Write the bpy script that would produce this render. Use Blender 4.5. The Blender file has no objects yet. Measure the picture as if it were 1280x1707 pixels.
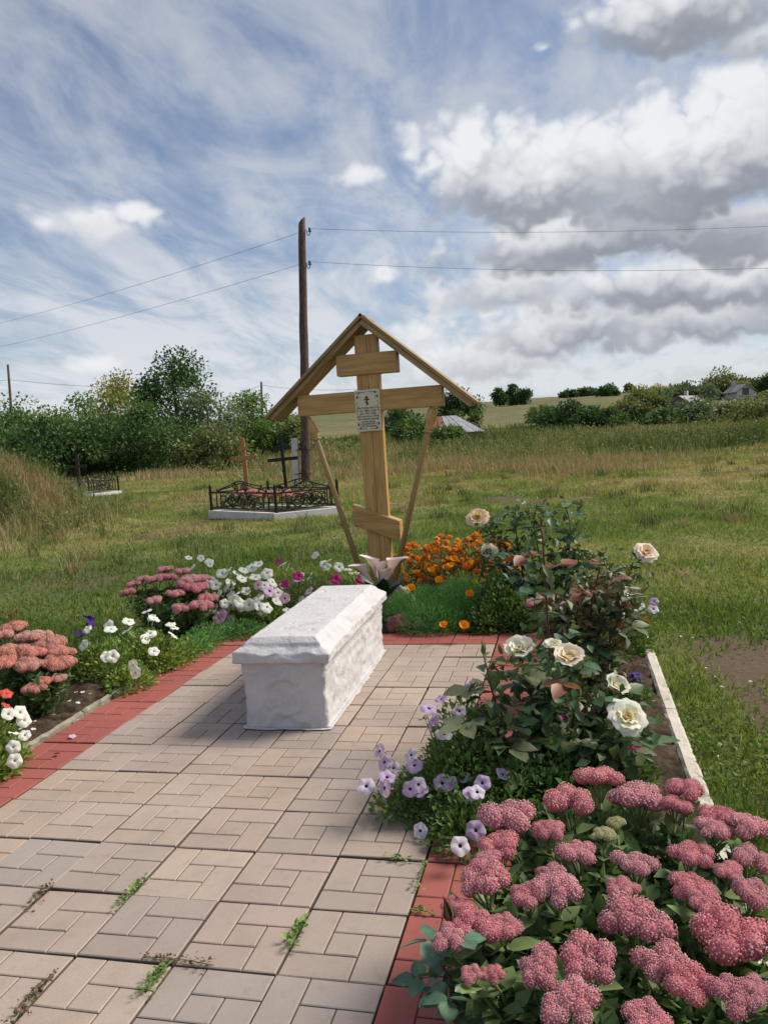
import bpy, bmesh, math, random
import numpy as np
from mathutils import Vector, Matrix, Euler, noise as mn

# ------------------------------------------------------------------ camera, sky, sun, exposure
SC = bpy.context.scene
COL = SC.collection
RNG = np.random.default_rng(7)
random.seed(7)
PI = math.pi
R_ = math.radians

CAMLOC = Vector((1.1145, -5.1639, 1.3995))
YAW, PIT, ROL = -0.2301, 0.09331, -0.06569


def camera():
    cd = bpy.data.cameras.new('camera')
    cd.sensor_fit = 'VERTICAL'
    cd.sensor_height = 36.0
    cd.lens = 1329.5 / 1707.0 * 36.0
    cd.clip_start = 0.05
    cd.clip_end = 6000
    co = bpy.data.objects.new('camera', cd)
    COL.objects.link(co)
    fwd = Vector((math.sin(YAW) * math.cos(PIT), math.cos(YAW) * math.cos(PIT), -math.sin(PIT)))
    right = Vector((math.cos(YAW), -math.sin(YAW), 0))
    up = right.cross(fwd)
    r2 = right * math.cos(ROL) + up * math.sin(ROL)
    u2 = up * math.cos(ROL) - right * math.sin(ROL)
    m = Matrix((r2, u2, -fwd)).transposed().to_4x4()
    m.translation = CAMLOC
    co.matrix_world = m
    SC.camera = co


camera()

SUN_AZ, SUN_EL = R_(62), R_(44)      # azimuth measured from +Y towards +X
sd = bpy.data.lights.new('sun', 'SUN')
sd.energy = 2.75
sd.angle = R_(24.0)
sd.color = (1.0, 0.92, 0.79)
so = bpy.data.objects.new('sun', sd)
COL.objects.link(so)
sdir = Vector((math.sin(SUN_AZ) * math.cos(SUN_EL), math.cos(SUN_AZ) * math.cos(SUN_EL), math.sin(SUN_EL)))
so.rotation_euler = sdir.to_track_quat('Z', 'Y').to_euler()
so.location = (20, 20, 30)

SC.view_settings.view_transform = 'Standard'
SC.view_settings.look = 'None'
SC.view_settings.exposure = 0.88
SC.view_settings.gamma = 1.0
SC.view_settings.use_curve_mapping = False
SC.cycles.max_bounces = 6
SC.cycles.transparent_max_bounces = 6
SC.cycles.use_adaptive_sampling = True
SC.cycles.use_denoising = True


class NT:
    """small helper for building node trees"""
    def __init__(s, tree):
        s.t = tree
        s.n = tree.nodes
        s.l = tree.links

    def node(s, typ, **kw):
        n = s.n.new(typ)
        for k, v in kw.items():
            setattr(n, k, v)
        return n

    def put(s, sock, v):
        if hasattr(v, 'is_output') or isinstance(v, bpy.types.NodeSocket):
            s.l.new(v, sock)
        else:
            if sock.type == 'RGBA' and len(v) == 3:
                v = (*v, 1)
            sock.default_value = v

    def math(s, op, a, b=0.0, c=0.0, clamp=False):
        n = s.node('ShaderNodeMath', operation=op)
        n.use_clamp = clamp
        s.put(n.inputs[0], a)
        s.put(n.inputs[1], b)
        s.put(n.inputs[2], c)
        return n.outputs[0]

    def vmath(s, op, a, b=None, c=None, out=0):
        n = s.node('ShaderNodeVectorMath', operation=op)
        s.put(n.inputs[0], a)
        if b is not None:
            s.put(n.inputs[1], b)
        if c is not None:
            s.put(n.inputs[2], c)
        return n.outputs[out]

    def noise(s, vec, scale=5, detail=4, rough=0.5, dist=0.0, lac=2.0):
        n = s.node('ShaderNodeTexNoise')
        if vec is not None:
            s.put(n.inputs['Vector'], vec)
        n.inputs['Scale'].default_value = scale
        n.inputs['Detail'].default_value = detail
        n.inputs['Roughness'].default_value = rough
        n.inputs['Distortion'].default_value = dist
        n.inputs['Lacunarity'].default_value = lac
        return n.outputs[0]

    def voro(s, vec, scale=5):
        n = s.node('ShaderNodeTexVoronoi', feature='SMOOTH_F1')
        s.put(n.inputs['Vector'], vec)
        n.inputs['Scale'].default_value = scale
        n.inputs['Smoothness'].default_value = 0.6
        return n.outputs['Distance']

    def ramp(s, fac, stops, interp='LINEAR'):
        n = s.node('ShaderNodeValToRGB')
        n.color_ramp.interpolation = interp
        e = n.color_ramp.elements
        while len(e) > 1:
            e.remove(e[0])
        e[0].position = stops[0][0]
        c = stops[0][1]
        e[0].color = (*c, 1) if len(c) == 3 else c
        for p, c in stops[1:]:
            k = e.new(p)
            k.color = (*c, 1) if len(c) == 3 else c
        s.put(n.inputs[0], fac)
        return n.outputs[0]

    def rng(s, v, a, b, c=0.0, d=1.0, smooth=True):
        n = s.node('ShaderNodeMapRange')
        n.interpolation_type = 'SMOOTHSTEP' if smooth else 'LINEAR'
        n.clamp = True if not smooth else n.clamp
        s.put(n.inputs['Value'], v)
        for nm, x in (('From Min', a), ('From Max', b), ('To Min', c), ('To Max', d)):
            s.put(n.inputs[nm], x)
        return n.outputs[0]

    def mix(s, f, a, b, mode='MIX'):
        n = s.node('ShaderNodeMix')
        n.data_type = 'RGBA'
        n.blend_type = mode
        s.put(n.inputs[0], f)
        s.put(n.inputs[6], a)
        s.put(n.inputs[7], b)
        return n.outputs[2]


# cumulus heaps: azimuth, elevation, half width, half height (radians), thickness; low and far ones first
CLOUDS = [(-0.085, 0.085, 0.088, 0.024, 0.50), (-0.557, 0.104, 0.036, 0.016, 0.05), (0.163, 0.111, 0.082, 0.023, 0.80), (0.016, 0.116, 0.115, 0.031, 0.75),
          (-0.172, 0.120, 0.052, 0.019, 0.15), (0.42, 0.14, 0.2, 0.045, 0.9), (0.132, 0.149, 0.145, 0.025, 1.00), (-1.15, 0.16, 0.16, 0.04, 0.6),
          (-0.059, 0.171, 0.073, 0.023, 0.60), (-0.211, 0.195, 0.024, 0.017, 0.10), (0.196, 0.197, 0.087, 0.026, 1.00), (1.5, 0.2, 0.22, 0.05, 0.9),
          (0.055, 0.210, 0.176, 0.028, 1.00), (-2.6, 0.22, 0.22, 0.05, 0.8), (0.85, 0.24, 0.2, 0.06, 0.9), (0.109, 0.247, 0.090, 0.036, 0.90),
          (-0.552, 0.261, 0.062, 0.024, 0.35), (-0.499, 0.272, 0.022, 0.013, 0.10), (0.186, 0.275, 0.113, 0.052, 1.00), (0.037, 0.283, 0.077, 0.040, 0.70),
          (-0.046, 0.286, 0.093, 0.045, 0.90), (-1.8, 0.3, 0.16, 0.05, 0.7), (2.3, 0.3, 0.22, 0.06, 0.9), (-0.236, 0.306, 0.036, 0.013, 0.15),
          (0.45, 0.32, 0.17, 0.06, 0.9), (0.224, 0.379, 0.058, 0.021, 1.00), (-0.008, 0.414, 0.021, 0.008, 0.20), (0.134, 0.417, 0.100, 0.031, 1.00)]


def world():
    w = bpy.data.worlds.new('World')
    SC.world = w
    w.use_nodes = True
    t = NT(w.node_tree)
    t.n.clear()
    out = t.node('ShaderNodeOutputWorld')
    bg = t.node('ShaderNodeBackground')
    bg.inputs['Strength'].default_value = 0.08
    t.l.new(bg.outputs[0], out.inputs[0])
    sky = t.node('ShaderNodeTexSky', sky_type='NISHITA')
    sky.sun_disc = False
    sky.sun_elevation = SUN_EL
    sky.sun_rotation = SUN_AZ
    sky.air_density = 1.0
    sky.dust_density = 1.0
    sky.ozone_density = 2.0
    tc = t.node('ShaderNodeTexCoord')
    d = t.vmath('NORMALIZE', tc.outputs['Generated'])
    sp = t.node('ShaderNodeSeparateXYZ')
    t.put(sp.inputs[0], d)
    zc = t.math('MAXIMUM', sp.outputs[2], 0.0)
    # high thin cirrus veil on a flat layer
    k = t.math('DIVIDE', 1.0, t.math('ADD', zc, 0.16))
    p = t.vmath('MULTIPLY', d, (1, 1, 0))
    sc = t.node('ShaderNodeVectorMath', operation='SCALE')
    t.put(sc.inputs[0], p)
    t.put(sc.inputs['Scale'], k)
    p = sc.outputs[0]
    mp = t.node('ShaderNodeMapping')
    t.put(mp.inputs[0], p)
    mp.inputs['Rotation'].default_value = (0, 0, R_(28))
    mp.inputs['Scale'].default_value = (1.7, 0.8, 1)
    c1 = t.noise(mp.outputs[0], 1.7, 6, 0.62, 0.9)
    mp2 = t.node('ShaderNodeMapping')
    t.put(mp2.inputs[0], p)
    mp2.inputs['Rotation'].default_value = (0, 0, R_(-20))
    mp2.inputs['Scale'].default_value = (3.2, 1.1, 1)
    mp2.inputs['Location'].default_value = (3.1, 1.7, 0)
    c2 = t.noise(mp2.outputs[0], 1.5, 5, 0.6, 0.7)
    c3 = t.noise(p, 0.8, 2, 0.5)
    cs = t.math('ADD', t.math('MULTIPLY', c1, 0.5), t.math('MULTIPLY', c2, 0.32))
    cs = t.math('ADD', cs, t.math('MULTIPLY', c3, 0.30))
    ca = t.rng(cs, 0.43, 0.67, 0.14, 0.88)
    low = t.rng(zc, 0.0, 0.26, 0.34, 0.0)
    ca = t.math('ADD', ca, low, clamp=True)
    ca = t.math('MINIMUM', ca, 0.93)
    veil = t.mix(t.rng(zc, 0.05, 0.5), (5.0, 5.2, 5.5), (3.5, 3.75, 4.25))
    skyc = t.mix(1.0, sky.outputs[0], (0.60, 0.65, 0.72), 'MULTIPLY')
    colr = t.mix(ca, skyc, veil)
    # cumulus heaps with rounded tops and flat, thick (grey) bases
    az = t.math('ARCTAN2', sp.outputs[0], sp.outputs[1])
    el = t.math('ARCSINE', sp.outputs[2])
    cb = t.node('ShaderNodeCombineXYZ')
    t.put(cb.inputs[0], az)
    t.put(cb.inputs[1], el)
    st = t.vmath('MULTIPLY', d, (1, 1, 1.15))
    n1 = t.math('SUBTRACT', t.noise(st, 8, 8, 0.60), 0.5)
    v1 = t.math('SUBTRACT', t.math('ABSOLUTE', t.math('SUBTRACT', t.noise(st, 15, 2, 0.5), 0.5)), 0.10)
    v2 = t.math('SUBTRACT', t.math('ABSOLUTE', t.math('SUBTRACT', t.noise(st, 38, 1, 0.5), 0.5)), 0.10)
    edge = t.math('ADD', t.math('MULTIPLY', n1, 2.4), t.math('ADD', t.math('MULTIPLY', v1, 2.2), t.math('MULTIPLY', v2, 1.2)))
    shn = t.math('ADD', t.math('MULTIPLY', n1, -1.3), t.math('ADD', t.math('MULTIPLY', v1, -1.3), t.math('MULTIPLY', v2, -0.7)))
    above = t.math('MULTIPLY', t.rng(sp.outputs[2], 0.0, 0.04), 0.97)
    for a0, e0, ra, re, dk in CLOUDS:
        re = re * (1.3 if ra > 0.07 else 1.0)
        v = t.vmath('MULTIPLY_ADD', cb.outputs[0], (1 / ra, 1 / re, 0), (-a0 / ra, -e0 / re, 0))
        sv = t.node('ShaderNodeSeparateXYZ')
        t.put(sv.inputs[0], v)
        vx, vy = sv.outputs[0], sv.outputs[1]
        va = t.math('MAXIMUM', vy, t.math('MULTIPLY', vy, -1.3))
        r2 = t.math('SQRT', t.math('ADD', t.math('MULTIPLY', vx, vx), t.math('MULTIPLY', va, va)))
        den = t.math('ADD', t.math('SUBTRACT', 1.5 if ra > 0.07 else 1.15, r2), edge)
        al = t.math('MULTIPLY', t.rng(den, 0.0, 0.7 if ra > 0.07 else 1.0), above)
        sh = t.math('ADD', t.math('MULTIPLY', vy, -0.62), t.math('ADD', shn, 0.36))
        sh = t.math('MULTIPLY', sh, dk, clamp=True)
        cc = t.ramp(sh, [(0, (5.9, 5.95, 6.1)), (0.25, (4.6, 4.75, 5.0)), (0.6, (2.3, 2.48, 2.82)), (1, (1.5, 1.64, 1.92))])
        colr = t.mix(al, colr, cc)
    t.put(bg.inputs['Color'], colr)


world()
SC.world.cycles.sampling_method = 'MANUAL'
SC.world.cycles.sample_map_resolution = 256

# ------------------------------------------------------------------ materials
MATS = {}


def mat(name, cols, rough=0.75, nscale=6.0, ndetail=5, bump=0.0, bscale=60.0, island=0.0, objr=0.0, spec=0.3, attr=None,
        trans=0.0, coords='Object', stretch=None, emit=None, metallic=0.0, dirt=None, hue=0.0, sheen=0.0):
    """procedural principled material. cols: list of colours spread along a noise ramp (or along the attribute attr)"""
    if name in MATS:
        return MATS[name]
    m = bpy.data.materials.new(name)
    m.use_nodes = True
    t = NT(m.node_tree)
    bs = t.n['Principled BSDF']
    out = t.n['Material Output']
    tc = t.node('ShaderNodeTexCoord')
    vec = tc.outputs[coords]
    if coords == 'World':
        vec = t.node('ShaderNodeNewGeometry').outputs['Position']
    if stretch:
        vec = t.vmath('MULTIPLY', vec, stretch)
    if attr == 'ISLAND':
        f = t.node('ShaderNodeNewGeometry').outputs['Random Per Island']
    elif attr:
        at = t.node('ShaderNodeAttribute', attribute_name=attr)
        f = at.outputs['Fac']
    else:
        nz = t.noise(vec, nscale, ndetail, 0.6)
        f = t.rng(nz, 0.3, 0.7)
    if len(cols) == 1:
        c = cols[0]
        c = t.mix(f, tuple(x * 0.86 for x in c), tuple(min(1, x * 1.1) for x in c))
    else:
        st = [(i / (len(cols) - 1), q) for i, q in enumerate(cols)]
        c = t.ramp(f, st)
    for amt, kind in ((island, 'i'), (objr, 'o')):
        if amt:
            if kind == 'i':
                r = t.node('ShaderNodeNewGeometry').outputs['Random Per Island']
            else:
                r = t.node('ShaderNodeObjectInfo').outputs['Random']
            hs = t.node('ShaderNodeHueSaturation')
            t.put(hs.inputs['Color'], c)
            t.put(hs.inputs['Value'], t.rng(r, 0, 1, 1 - amt, 1 + amt, smooth=False))
            if hue:
                r2 = t.math('FRACT', t.math('MULTIPLY', r, 17.31))
                t.put(hs.inputs['Hue'], t.rng(r2, 0, 1, 0.5 - hue, 0.5 + hue, smooth=False))
                r3 = t.math('FRACT', t.math('MULTIPLY', r, 7.77))
                t.put(hs.inputs['Saturation'], t.rng(r3, 0, 1, 0.75, 1.15, smooth=False))
            c = hs.outputs[0]
    if dirt:
        dc, ds, lo, hi = dirt
        dn = t.noise(vec, ds, 8, 0.65, 0.3)
        c = t.mix(t.rng(dn, lo, hi), c, dc)
    t.put(bs.inputs['Base Color'], c)
    bs.inputs['Roughness'].default_value = rough
    bs.inputs['Specular IOR Level'].default_value = spec
    bs.inputs['Metallic'].default_value = metallic
    if bump:
        bn = t.noise(vec, bscale, 6, 0.6)
        b = t.node('ShaderNodeBump')
        b.inputs['Strength'].default_value = bump
        b.inputs['Distance'].default_value = 0.01
        t.put(b.inputs['Height'], bn)
        t.l.new(b.outputs[0], bs.inputs['Normal'])
    if trans:
        tr = t.node('ShaderNodeBsdfTranslucent')
        cc = t.mix(1.0, c, (1.25, 1.2, 0.7), 'MULTIPLY')
        t.put(tr.inputs[0], cc)
        ms = t.node('ShaderNodeMixShader')
        ms.inputs[0].default_value = trans
        t.l.new(bs.outputs[0], ms.inputs[1])
        t.l.new(tr.outputs[0], ms.inputs[2])
        t.l.new(ms.outputs[0], out.inputs[0])
    MATS[name] = m
    return m


# ------------------------------------------------------------------ mesh helpers
def V(*a):
    return Vector(a)


def mesh(name, verts, faces, mats=None, smooth=False, mi=None, tint=None):
    me = bpy.data.meshes.new(name)
    me.from_pydata([tuple(v) for v in verts], [], [tuple(f) for f in faces])
    for m in (mats if isinstance(mats, (list, tuple)) else [mats]):
        if m:
            me.materials.append(m)
    if mi is not None:
        me.polygons.foreach_set('material_index', np.asarray(mi, dtype=np.int32))
    if smooth:
        me.polygons.foreach_set('use_smooth', np.ones(len(me.polygons), dtype=bool))
    if tint is not None:
        a = me.attributes.new('tint', 'FLOAT', 'POINT')
        a.data.foreach_set('value', np.asarray(tint, dtype=np.float32))
    me.update()
    return me


def bigmesh(name, co, faces, k, mats, tint=None, smooth=False):
    """fast mesh from numpy: co (N,3), faces (F,k)"""
    me = bpy.data.meshes.new(name)
    me.vertices.add(len(co))
    me.vertices.foreach_set('co', np.asarray(co, dtype=np.float32).ravel())
    F = len(faces)
    me.loops.add(F * k)
    me.loops.foreach_set('vertex_index', np.asarray(faces, dtype=np.int32).ravel())
    me.polygons.add(F)
    me.polygons.foreach_set('loop_start', np.arange(0, F * k, k, dtype=np.int32))
    me.polygons.foreach_set('loop_total', np.full(F, k, dtype=np.int32))
    if smooth:
        me.polygons.foreach_set('use_smooth', np.ones(F, dtype=bool))
    for m in (mats if isinstance(mats, (list, tuple)) else [mats]):
        me.materials.append(m)
    if tint is not None:
        a = me.attributes.new('tint', 'FLOAT', 'POINT')
        a.data.foreach_set('value', np.asarray(tint, dtype=np.float32))
    me.update(calc_edges=True)
    me.validate()
    return me


def ob(name, data, parent=None, loc=(0, 0, 0), rot=None, scale=None, kind=None, label=None, cat=None, group=None):
    o = bpy.data.objects.new(name, data)
    COL.objects.link(o)
    if parent is not None:
        o.parent = parent
    o.location = loc
    if rot is not None:
        if isinstance(rot, Matrix):
            o.rotation_euler = rot.to_euler()
        else:
            o.rotation_euler = rot
    if scale is not None:
        o.scale = (scale,) * 3 if isinstance(scale, (int, float)) else scale
    if kind:
        o['kind'] = kind
    if label:
        o['label'] = label
    if cat:
        o['category'] = cat
    if group:
        o['group'] = group
    return o


def thing(name, label, cat, loc=(0, 0, 0), rz=0.0, group=None):
    return ob(name, None, loc=loc, rot=(0, 0, rz), label=label, cat=cat, group=group)


class MB:
    def __init__(s):
        s.v = []
        s.f = []
        s.m = []

    def add(s, verts, faces, mi=0):
        o = len(s.v)
        s.v += [tuple(v) for v in verts]
        s.f += [tuple(i + o for i in f) for f in faces]
        s.m += [mi] * len(faces)

    def box(s, a, b, mi=0, bev=0.0):
        """axis box from a to b with chamfered edges"""
        x0, y0, z0 = a
        x1, y1, z1 = b
        if bev <= 0:
            v = [(x0, y0, z0), (x1, y0, z0), (x1, y1, z0), (x0, y1, z0), (x0, y0, z1), (x1, y0, z1), (x1, y1, z1), (x0, y1, z1)]
            f = [(0, 3, 2, 1), (4, 5, 6, 7), (0, 1, 5, 4), (1, 2, 6, 5), (2, 3, 7, 6), (3, 0, 4, 7)]
            s.add(v, f, mi)
            return
        bm = bmesh.new()
        bmesh.ops.create_cube(bm, size=1)
        for q in bm.verts:
            q.co = Vector((x0 + (q.co.x + .5) * (x1 - x0), y0 + (q.co.y + .5) * (y1 - y0), z0 + (q.co.z + .5) * (z1 - z0)))
        bmesh.ops.bevel(bm, geom=bm.edges[:], offset=bev, segments=2, affect='EDGES', profile=0.5)
        bm.verts.index_update()
        s.add([q.co[:] for q in bm.verts], [[q.index for q in f.verts] for f in bm.faces], mi)
        bm.free()

    def xbox(s, M, size, mi=0, bev=0.0):
        n = MB()
        h = [q / 2 for q in size]
        n.box((-h[0], -h[1], -h[2]), (h[0], h[1], h[2]), 0, bev)
        s.add([M @ Vector(v) for v in n.v], n.f, mi)

    def tube(s, pts, rad, sides=6, mi=0, cap=True):
        pts = [Vector(p) for p in pts]
        n = len(pts)
        rr = rad if isinstance(rad, (list, tuple)) else [rad] * n
        vs = []
        prev = None
        for i, p in enumerate(pts):
            d = (pts[min(i + 1, n - 1)] - pts[max(i - 1, 0)])
            if d.length < 1e-9:
                d = Vector((0, 0, 1))
            d.normalize()
            if prev is None:
                a = d.cross(Vector((0.123, 0.97, 0.2)) if abs(d.y) < .9 else Vector((1, 0, 0)))
            else:
                a = prev - d * prev.dot(d)
            a.normalize()
            prev = a
            b = d.cross(a)
            for k in range(sides):
                t = 2 * PI * k / sides
                vs.append(p + (a * math.cos(t) + b * math.sin(t)) * rr[i])
        fs = []
        for i in range(n - 1):
            for k in range(sides):
                k2 = (k + 1) % sides
                fs.append((i * sides + k, i * sides + k2, (i + 1) * sides + k2, (i + 1) * sides + k))
        if cap:
            fs.append(tuple(range(sides))[::-1])
            fs.append(tuple((n - 1) * sides + k for k in range(sides)))
        s.add(vs, fs, mi)

    def lathe(s, prof, M, sides=14, mi=0):
        """prof: list of (r,z)"""
        vs = []
        for r, z in prof:
            for k in range(sides):
                t = 2 * PI * k / sides
                vs.append(M @ Vector((r * math.cos(t), r * math.sin(t), z)))
        n = len(prof)
        fs = []
        for i in range(n - 1):
            for k in range(sides):
                k2 = (k + 1) % sides
                fs.append((i * sides + k, i * sides + k2, (i + 1) * sides + k2, (i + 1) * sides + k))
        fs.append(tuple(range(sides))[::-1])
        fs.append(tuple((n - 1) * sides + k for k in range(sides)))
        s.add(vs, fs, mi)

    def mesh(s, name, mats, smooth=False):
        return mesh(name, s.v, s.f, mats, smooth, s.m)


def basis(d, up=(0, 0, 1)):
    """rotation with +Y along d and +Z close to up"""
    y = Vector(d).normalized()
    u = Vector(up)
    x = y.cross(u)
    if x.length < 1e-4:
        x = y.cross(Vector((1, 0.1, 0)))
    x.normalize()
    z = x.cross(y)
    return Matrix((x, y, z)).transposed()


def bez(pts, n):
    """catmull-rom through pts"""
    P = [Vector(p) for p in pts]
    P = [P[0] * 2 - P[1]] + P + [P[-1] * 2 - P[-2]]
    out = []
    seg = len(P) - 3
    for i in range(n):
        t = i / (n - 1) * seg
        k = min(int(t), seg - 1)
        u = t - k
        a, b, c, d = P[k:k + 4]
        out.append(0.5 * ((2 * b) + (c - a) * u + (2 * a - 5 * b + 4 * c - d) * u * u + (3 * b - a - 3 * c + d) * u ** 3))
    return out


def vnoise(x, y, seed=0):
    """vectorised value noise, 0..1"""
    xi = np.floor(x).astype(np.int64)
    yi = np.floor(y).astype(np.int64)
    xf = x - xi
    yf = y - yi

    def h(a, b):
        n = (a * 374761393 + b * 668265263 + seed * 1442695041) & 0xffffffff
        n = ((n ^ (n >> 13)) * 1274126177) & 0xffffffff
        return ((n ^ (n >> 16)) & 0xffff) / 65535.0
    u = xf * xf * (3 - 2 * xf)
    v = yf * yf * (3 - 2 * yf)
    return (h(xi, yi) * (1 - u) + h(xi + 1, yi) * u) * (1 - v) + (h(xi, yi + 1) * (1 - u) + h(xi + 1, yi + 1) * u) * v


def fbm(x, y, seed=0, oct=4):
    s = 0
    a = 0.5
    for i in range(oct):
        s = s + a * vnoise(x * 2 ** i + 17.3 * i, y * 2 ** i - 9.1 * i, seed + i)
        a *= 0.5
    return s / (1 - 0.5 ** oct)


def sst(a, b, x):
    t = np.clip((x - a) / (b - a), 0, 1)
    return t * t * (3 - 2 * t)


# ------------------------------------------------------------------ terrain
def bedmask(x, y):
    """distance outside of the laid out plot (paving and beds)"""
    dx = np.maximum(np.maximum(-2.15 - x, x - 1.5), 0)
    dy = np.maximum(np.maximum(-7.5 - y, y - 2.35), 0)
    return np.hypot(dx, dy)


def H(x, y):
    x = np.asarray(x, dtype=float)
    y = np.asarray(y, dtype=float)
    D = np.hypot(x - CAMLOC.x, y - CAMLOC.y)
    q = np.maximum(D - 42, 0)
    z = 0.049 * (q - 16 * (1 - np.exp(-q / 16.)))
    z = np.minimum(z, 12.4 + 0.003 * (D - 330) + 0.4 * np.sin(x * 0.01))
    ml = ((x + 9.7) / 1.65) ** 2 + ((y - 7.6) / 2.2) ** 2
    z = z + 1.30 * np.exp(-ml ** 1.2)
    b = bedmask(x, y)
    w = sst(0.1, 3.0, b)
    z = z + w * (0.10 * (fbm(x * 0.4, y * 0.4, 3) - 0.5)) + sst(14, 30, D) * 0.5 * (fbm(x * 0.12, y * 0.12, 5) - 0.5)
    z = z + sst(0, 0.3, b) * 0.03 * (fbm(x * 3, y * 3, 9, 3) - 0.6)
    inside = (x > -2.0) & (x < 1.47) & (y < 2.2) & (y > -7.2)
    z = np.where(inside, z - 0.06, z)
    return z


def Hs(x, y):
    return float(H(np.array([x]), np.array([y]))[0])


def dry(x, y):
    """how dry and yellow the grass is, 0..1"""
    D = np.hypot(x - CAMLOC.x, y - CAMLOC.y)
    d = 0.28 + 1.35 * (fbm(x * 0.35, y * 0.35, 21) - 0.5) + 0.9 * (fbm(x * 1.6, y * 1.6, 22) - 0.5)
    d = d + 0.30 * sst(9, 18, D) + 0.10 * sst(40, 120, D) + 0.12 * sst(0.5, 6, x) * sst(6, 12, D)
    ml = ((x + 9.2) / 3.6) ** 2 + ((y - 6.8) / 3.0) ** 2
    d = d + 0.45 * np.exp(-ml)
    return np.clip(d, 0, 1)


def bare(x, y):
    """bare trodden earth, 0..1"""
    b = fbm(x * 0.9, y * 0.9, 31)
    near = np.exp(-((x - 2.05) / 0.62) ** 2) * sst(1.2, -0.6, y)
    left = np.exp(-((x + 4.3) / 1.6) ** 2 - ((y - 3.2) / 2.4) ** 2)
    return np.clip(np.maximum((b - 0.60) * 4, 0) + near * np.clip((fbm(x * 2.0, y * 2.0, 35) - 0.40) * 4.0, 0, 1) + 0.9 * left * fbm(x * 2, y * 2, 36), 0, 1)


def ground():
    def axis(lo, hi, step, far, g):
        a = list(np.arange(lo, hi + 1e-6, step))
        s = step
        while a[-1] < far:
            s *= g
            a.append(a[-1] + s)
        s = step
        b = [lo]
        while b[-1] > -far:
            s *= g
            b.append(b[-1] - s)
        return np.array(b[1:][::-1] + a)
    xs = axis(-14, 9, 0.13, 1500, 1.10)
    ys = axis(-7.5, 20, 0.13, 2200, 1.085)
    ys = ys[ys > -60]
    X, Y = np.meshgrid(xs, ys)
    Z = H(X, Y)
    nx, ny = len(xs), len(ys)
    co = np.stack([X, Y, Z], -1).reshape(-1, 3)
    i = np.arange(nx - 1)[None, :] + nx * np.arange(ny - 1)[:, None]
    f = np.stack([i, i + 1, i + 1 + nx, i + nx], -1).reshape(-1, 4)
    m = bpy.data.materials.new('meadow_ground')
    m.use_nodes = True
    t = NT(m.node_tree)
    bs = t.n['Principled BSDF']
    pos = t.node('ShaderNodeNewGeometry').outputs['Position']
    at = t.node('ShaderNodeAttribute', attribute_name='tint').outputs['Fac']
    ab = t.node('ShaderNodeAttribute', attribute_name='bare').outputs['Fac']
    hill = t.node('ShaderNodeAttribute', attribute_name='hill').outputs['Fac']
    n1 = t.noise(pos, 3.0, 8, 0.65)
    n2 = t.noise(pos, 45, 5, 0.6)
    f1 = t.math('ADD', at, t.math('MULTIPLY', t.math('SUBTRACT', n1, 0.5), 0.5))
    c = t.ramp(f1, [(0, (0.075, 0.100, 0.030)), (0.35, (0.135, 0.150, 0.050)), (0.7, (0.22, 0.19, 0.085)), (1, (0.27, 0.215, 0.12))])
    soil = t.mix(n2, (0.075, 0.054, 0.036), (0.165, 0.122, 0.085))
    bb = t.rng(t.math('ADD', ab, t.math('MULTIPLY', t.math('SUBTRACT', n1, 0.5), 0.8)), 0.3, 0.7)
    c = t.mix(bb, c, soil)
    mp = t.node('ShaderNodeMapping')
    t.put(mp.inputs[0], pos)
    mp.inputs['Rotation'].default_value = (0, 0, R_(12))
    mp.inputs['Scale'].default_value = (0.004, 0.030, 1)
    n3 = t.noise(mp.outputs[0], 1.0, 5, 0.55)
    hc = t.ramp(n3, [(0.3, (0.10, 0.115, 0.050)), (0.44, (0.15, 0.145, 0.070)), (0.58, (0.19, 0.155, 0.085)), (0.72, (0.12, 0.125, 0.058))])
    n4 = t.noise(pos, 0.35, 8, 0.7)
    hc = t.mix(t.rng(n4, 0.42, 0.62, 0.0, 0.75), hc, (0.075, 0.095, 0.036))
    n5 = t.noise(pos, 0.06, 6, 0.65)
    hc = t.mix(t.rng(n5, 0.46, 0.66, 0.0, 0.6), hc, (0.10, 0.11, 0.045))
    c = t.mix(hill, c, hc)
    t.put(bs.inputs['Base Color'], c)
    bs.inputs['Roughness'].default_value = 0.95
    bs.inputs['Specular IOR Level'].default_value = 0.1
    bp = t.node('ShaderNodeBump')
    bp.inputs['Distance'].default_value = 0.03
    bp.inputs['Strength'].default_value = 0.7
    t.put(bp.inputs['Height'], t.noise(pos, 22, 7, 0.65))
    t.l.new(bp.outputs[0], bs.inputs['Normal'])
    me = bigmesh('ground', co, f, 4, m, tint=dry(co[:, 0], co[:, 1]), smooth=True)
    a = me.attributes.new('bare', 'FLOAT', 'POINT')
    a.data.foreach_set('value', bare(co[:, 0], co[:, 1]).astype(np.float32))
    a = me.attributes.new('hill', 'FLOAT', 'POINT')
    D = np.hypot(co[:, 0] - CAMLOC.x, co[:, 1] - CAMLOC.y)
    a.data.foreach_set('value', sst(60, 120, D).astype(np.float32))
    ob('ground', me, kind='structure')


ground()

# ------------------------------------------------------------------ flower bed soil
M_SOIL = mat('bed_soil', [(0.022, 0.016, 0.011), (0.055, 0.039, 0.027), (0.10, 0.074, 0.052)], rough=0.95, nscale=14, ndetail=9, bump=1.0, bscale=70, spec=0.1)


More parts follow.
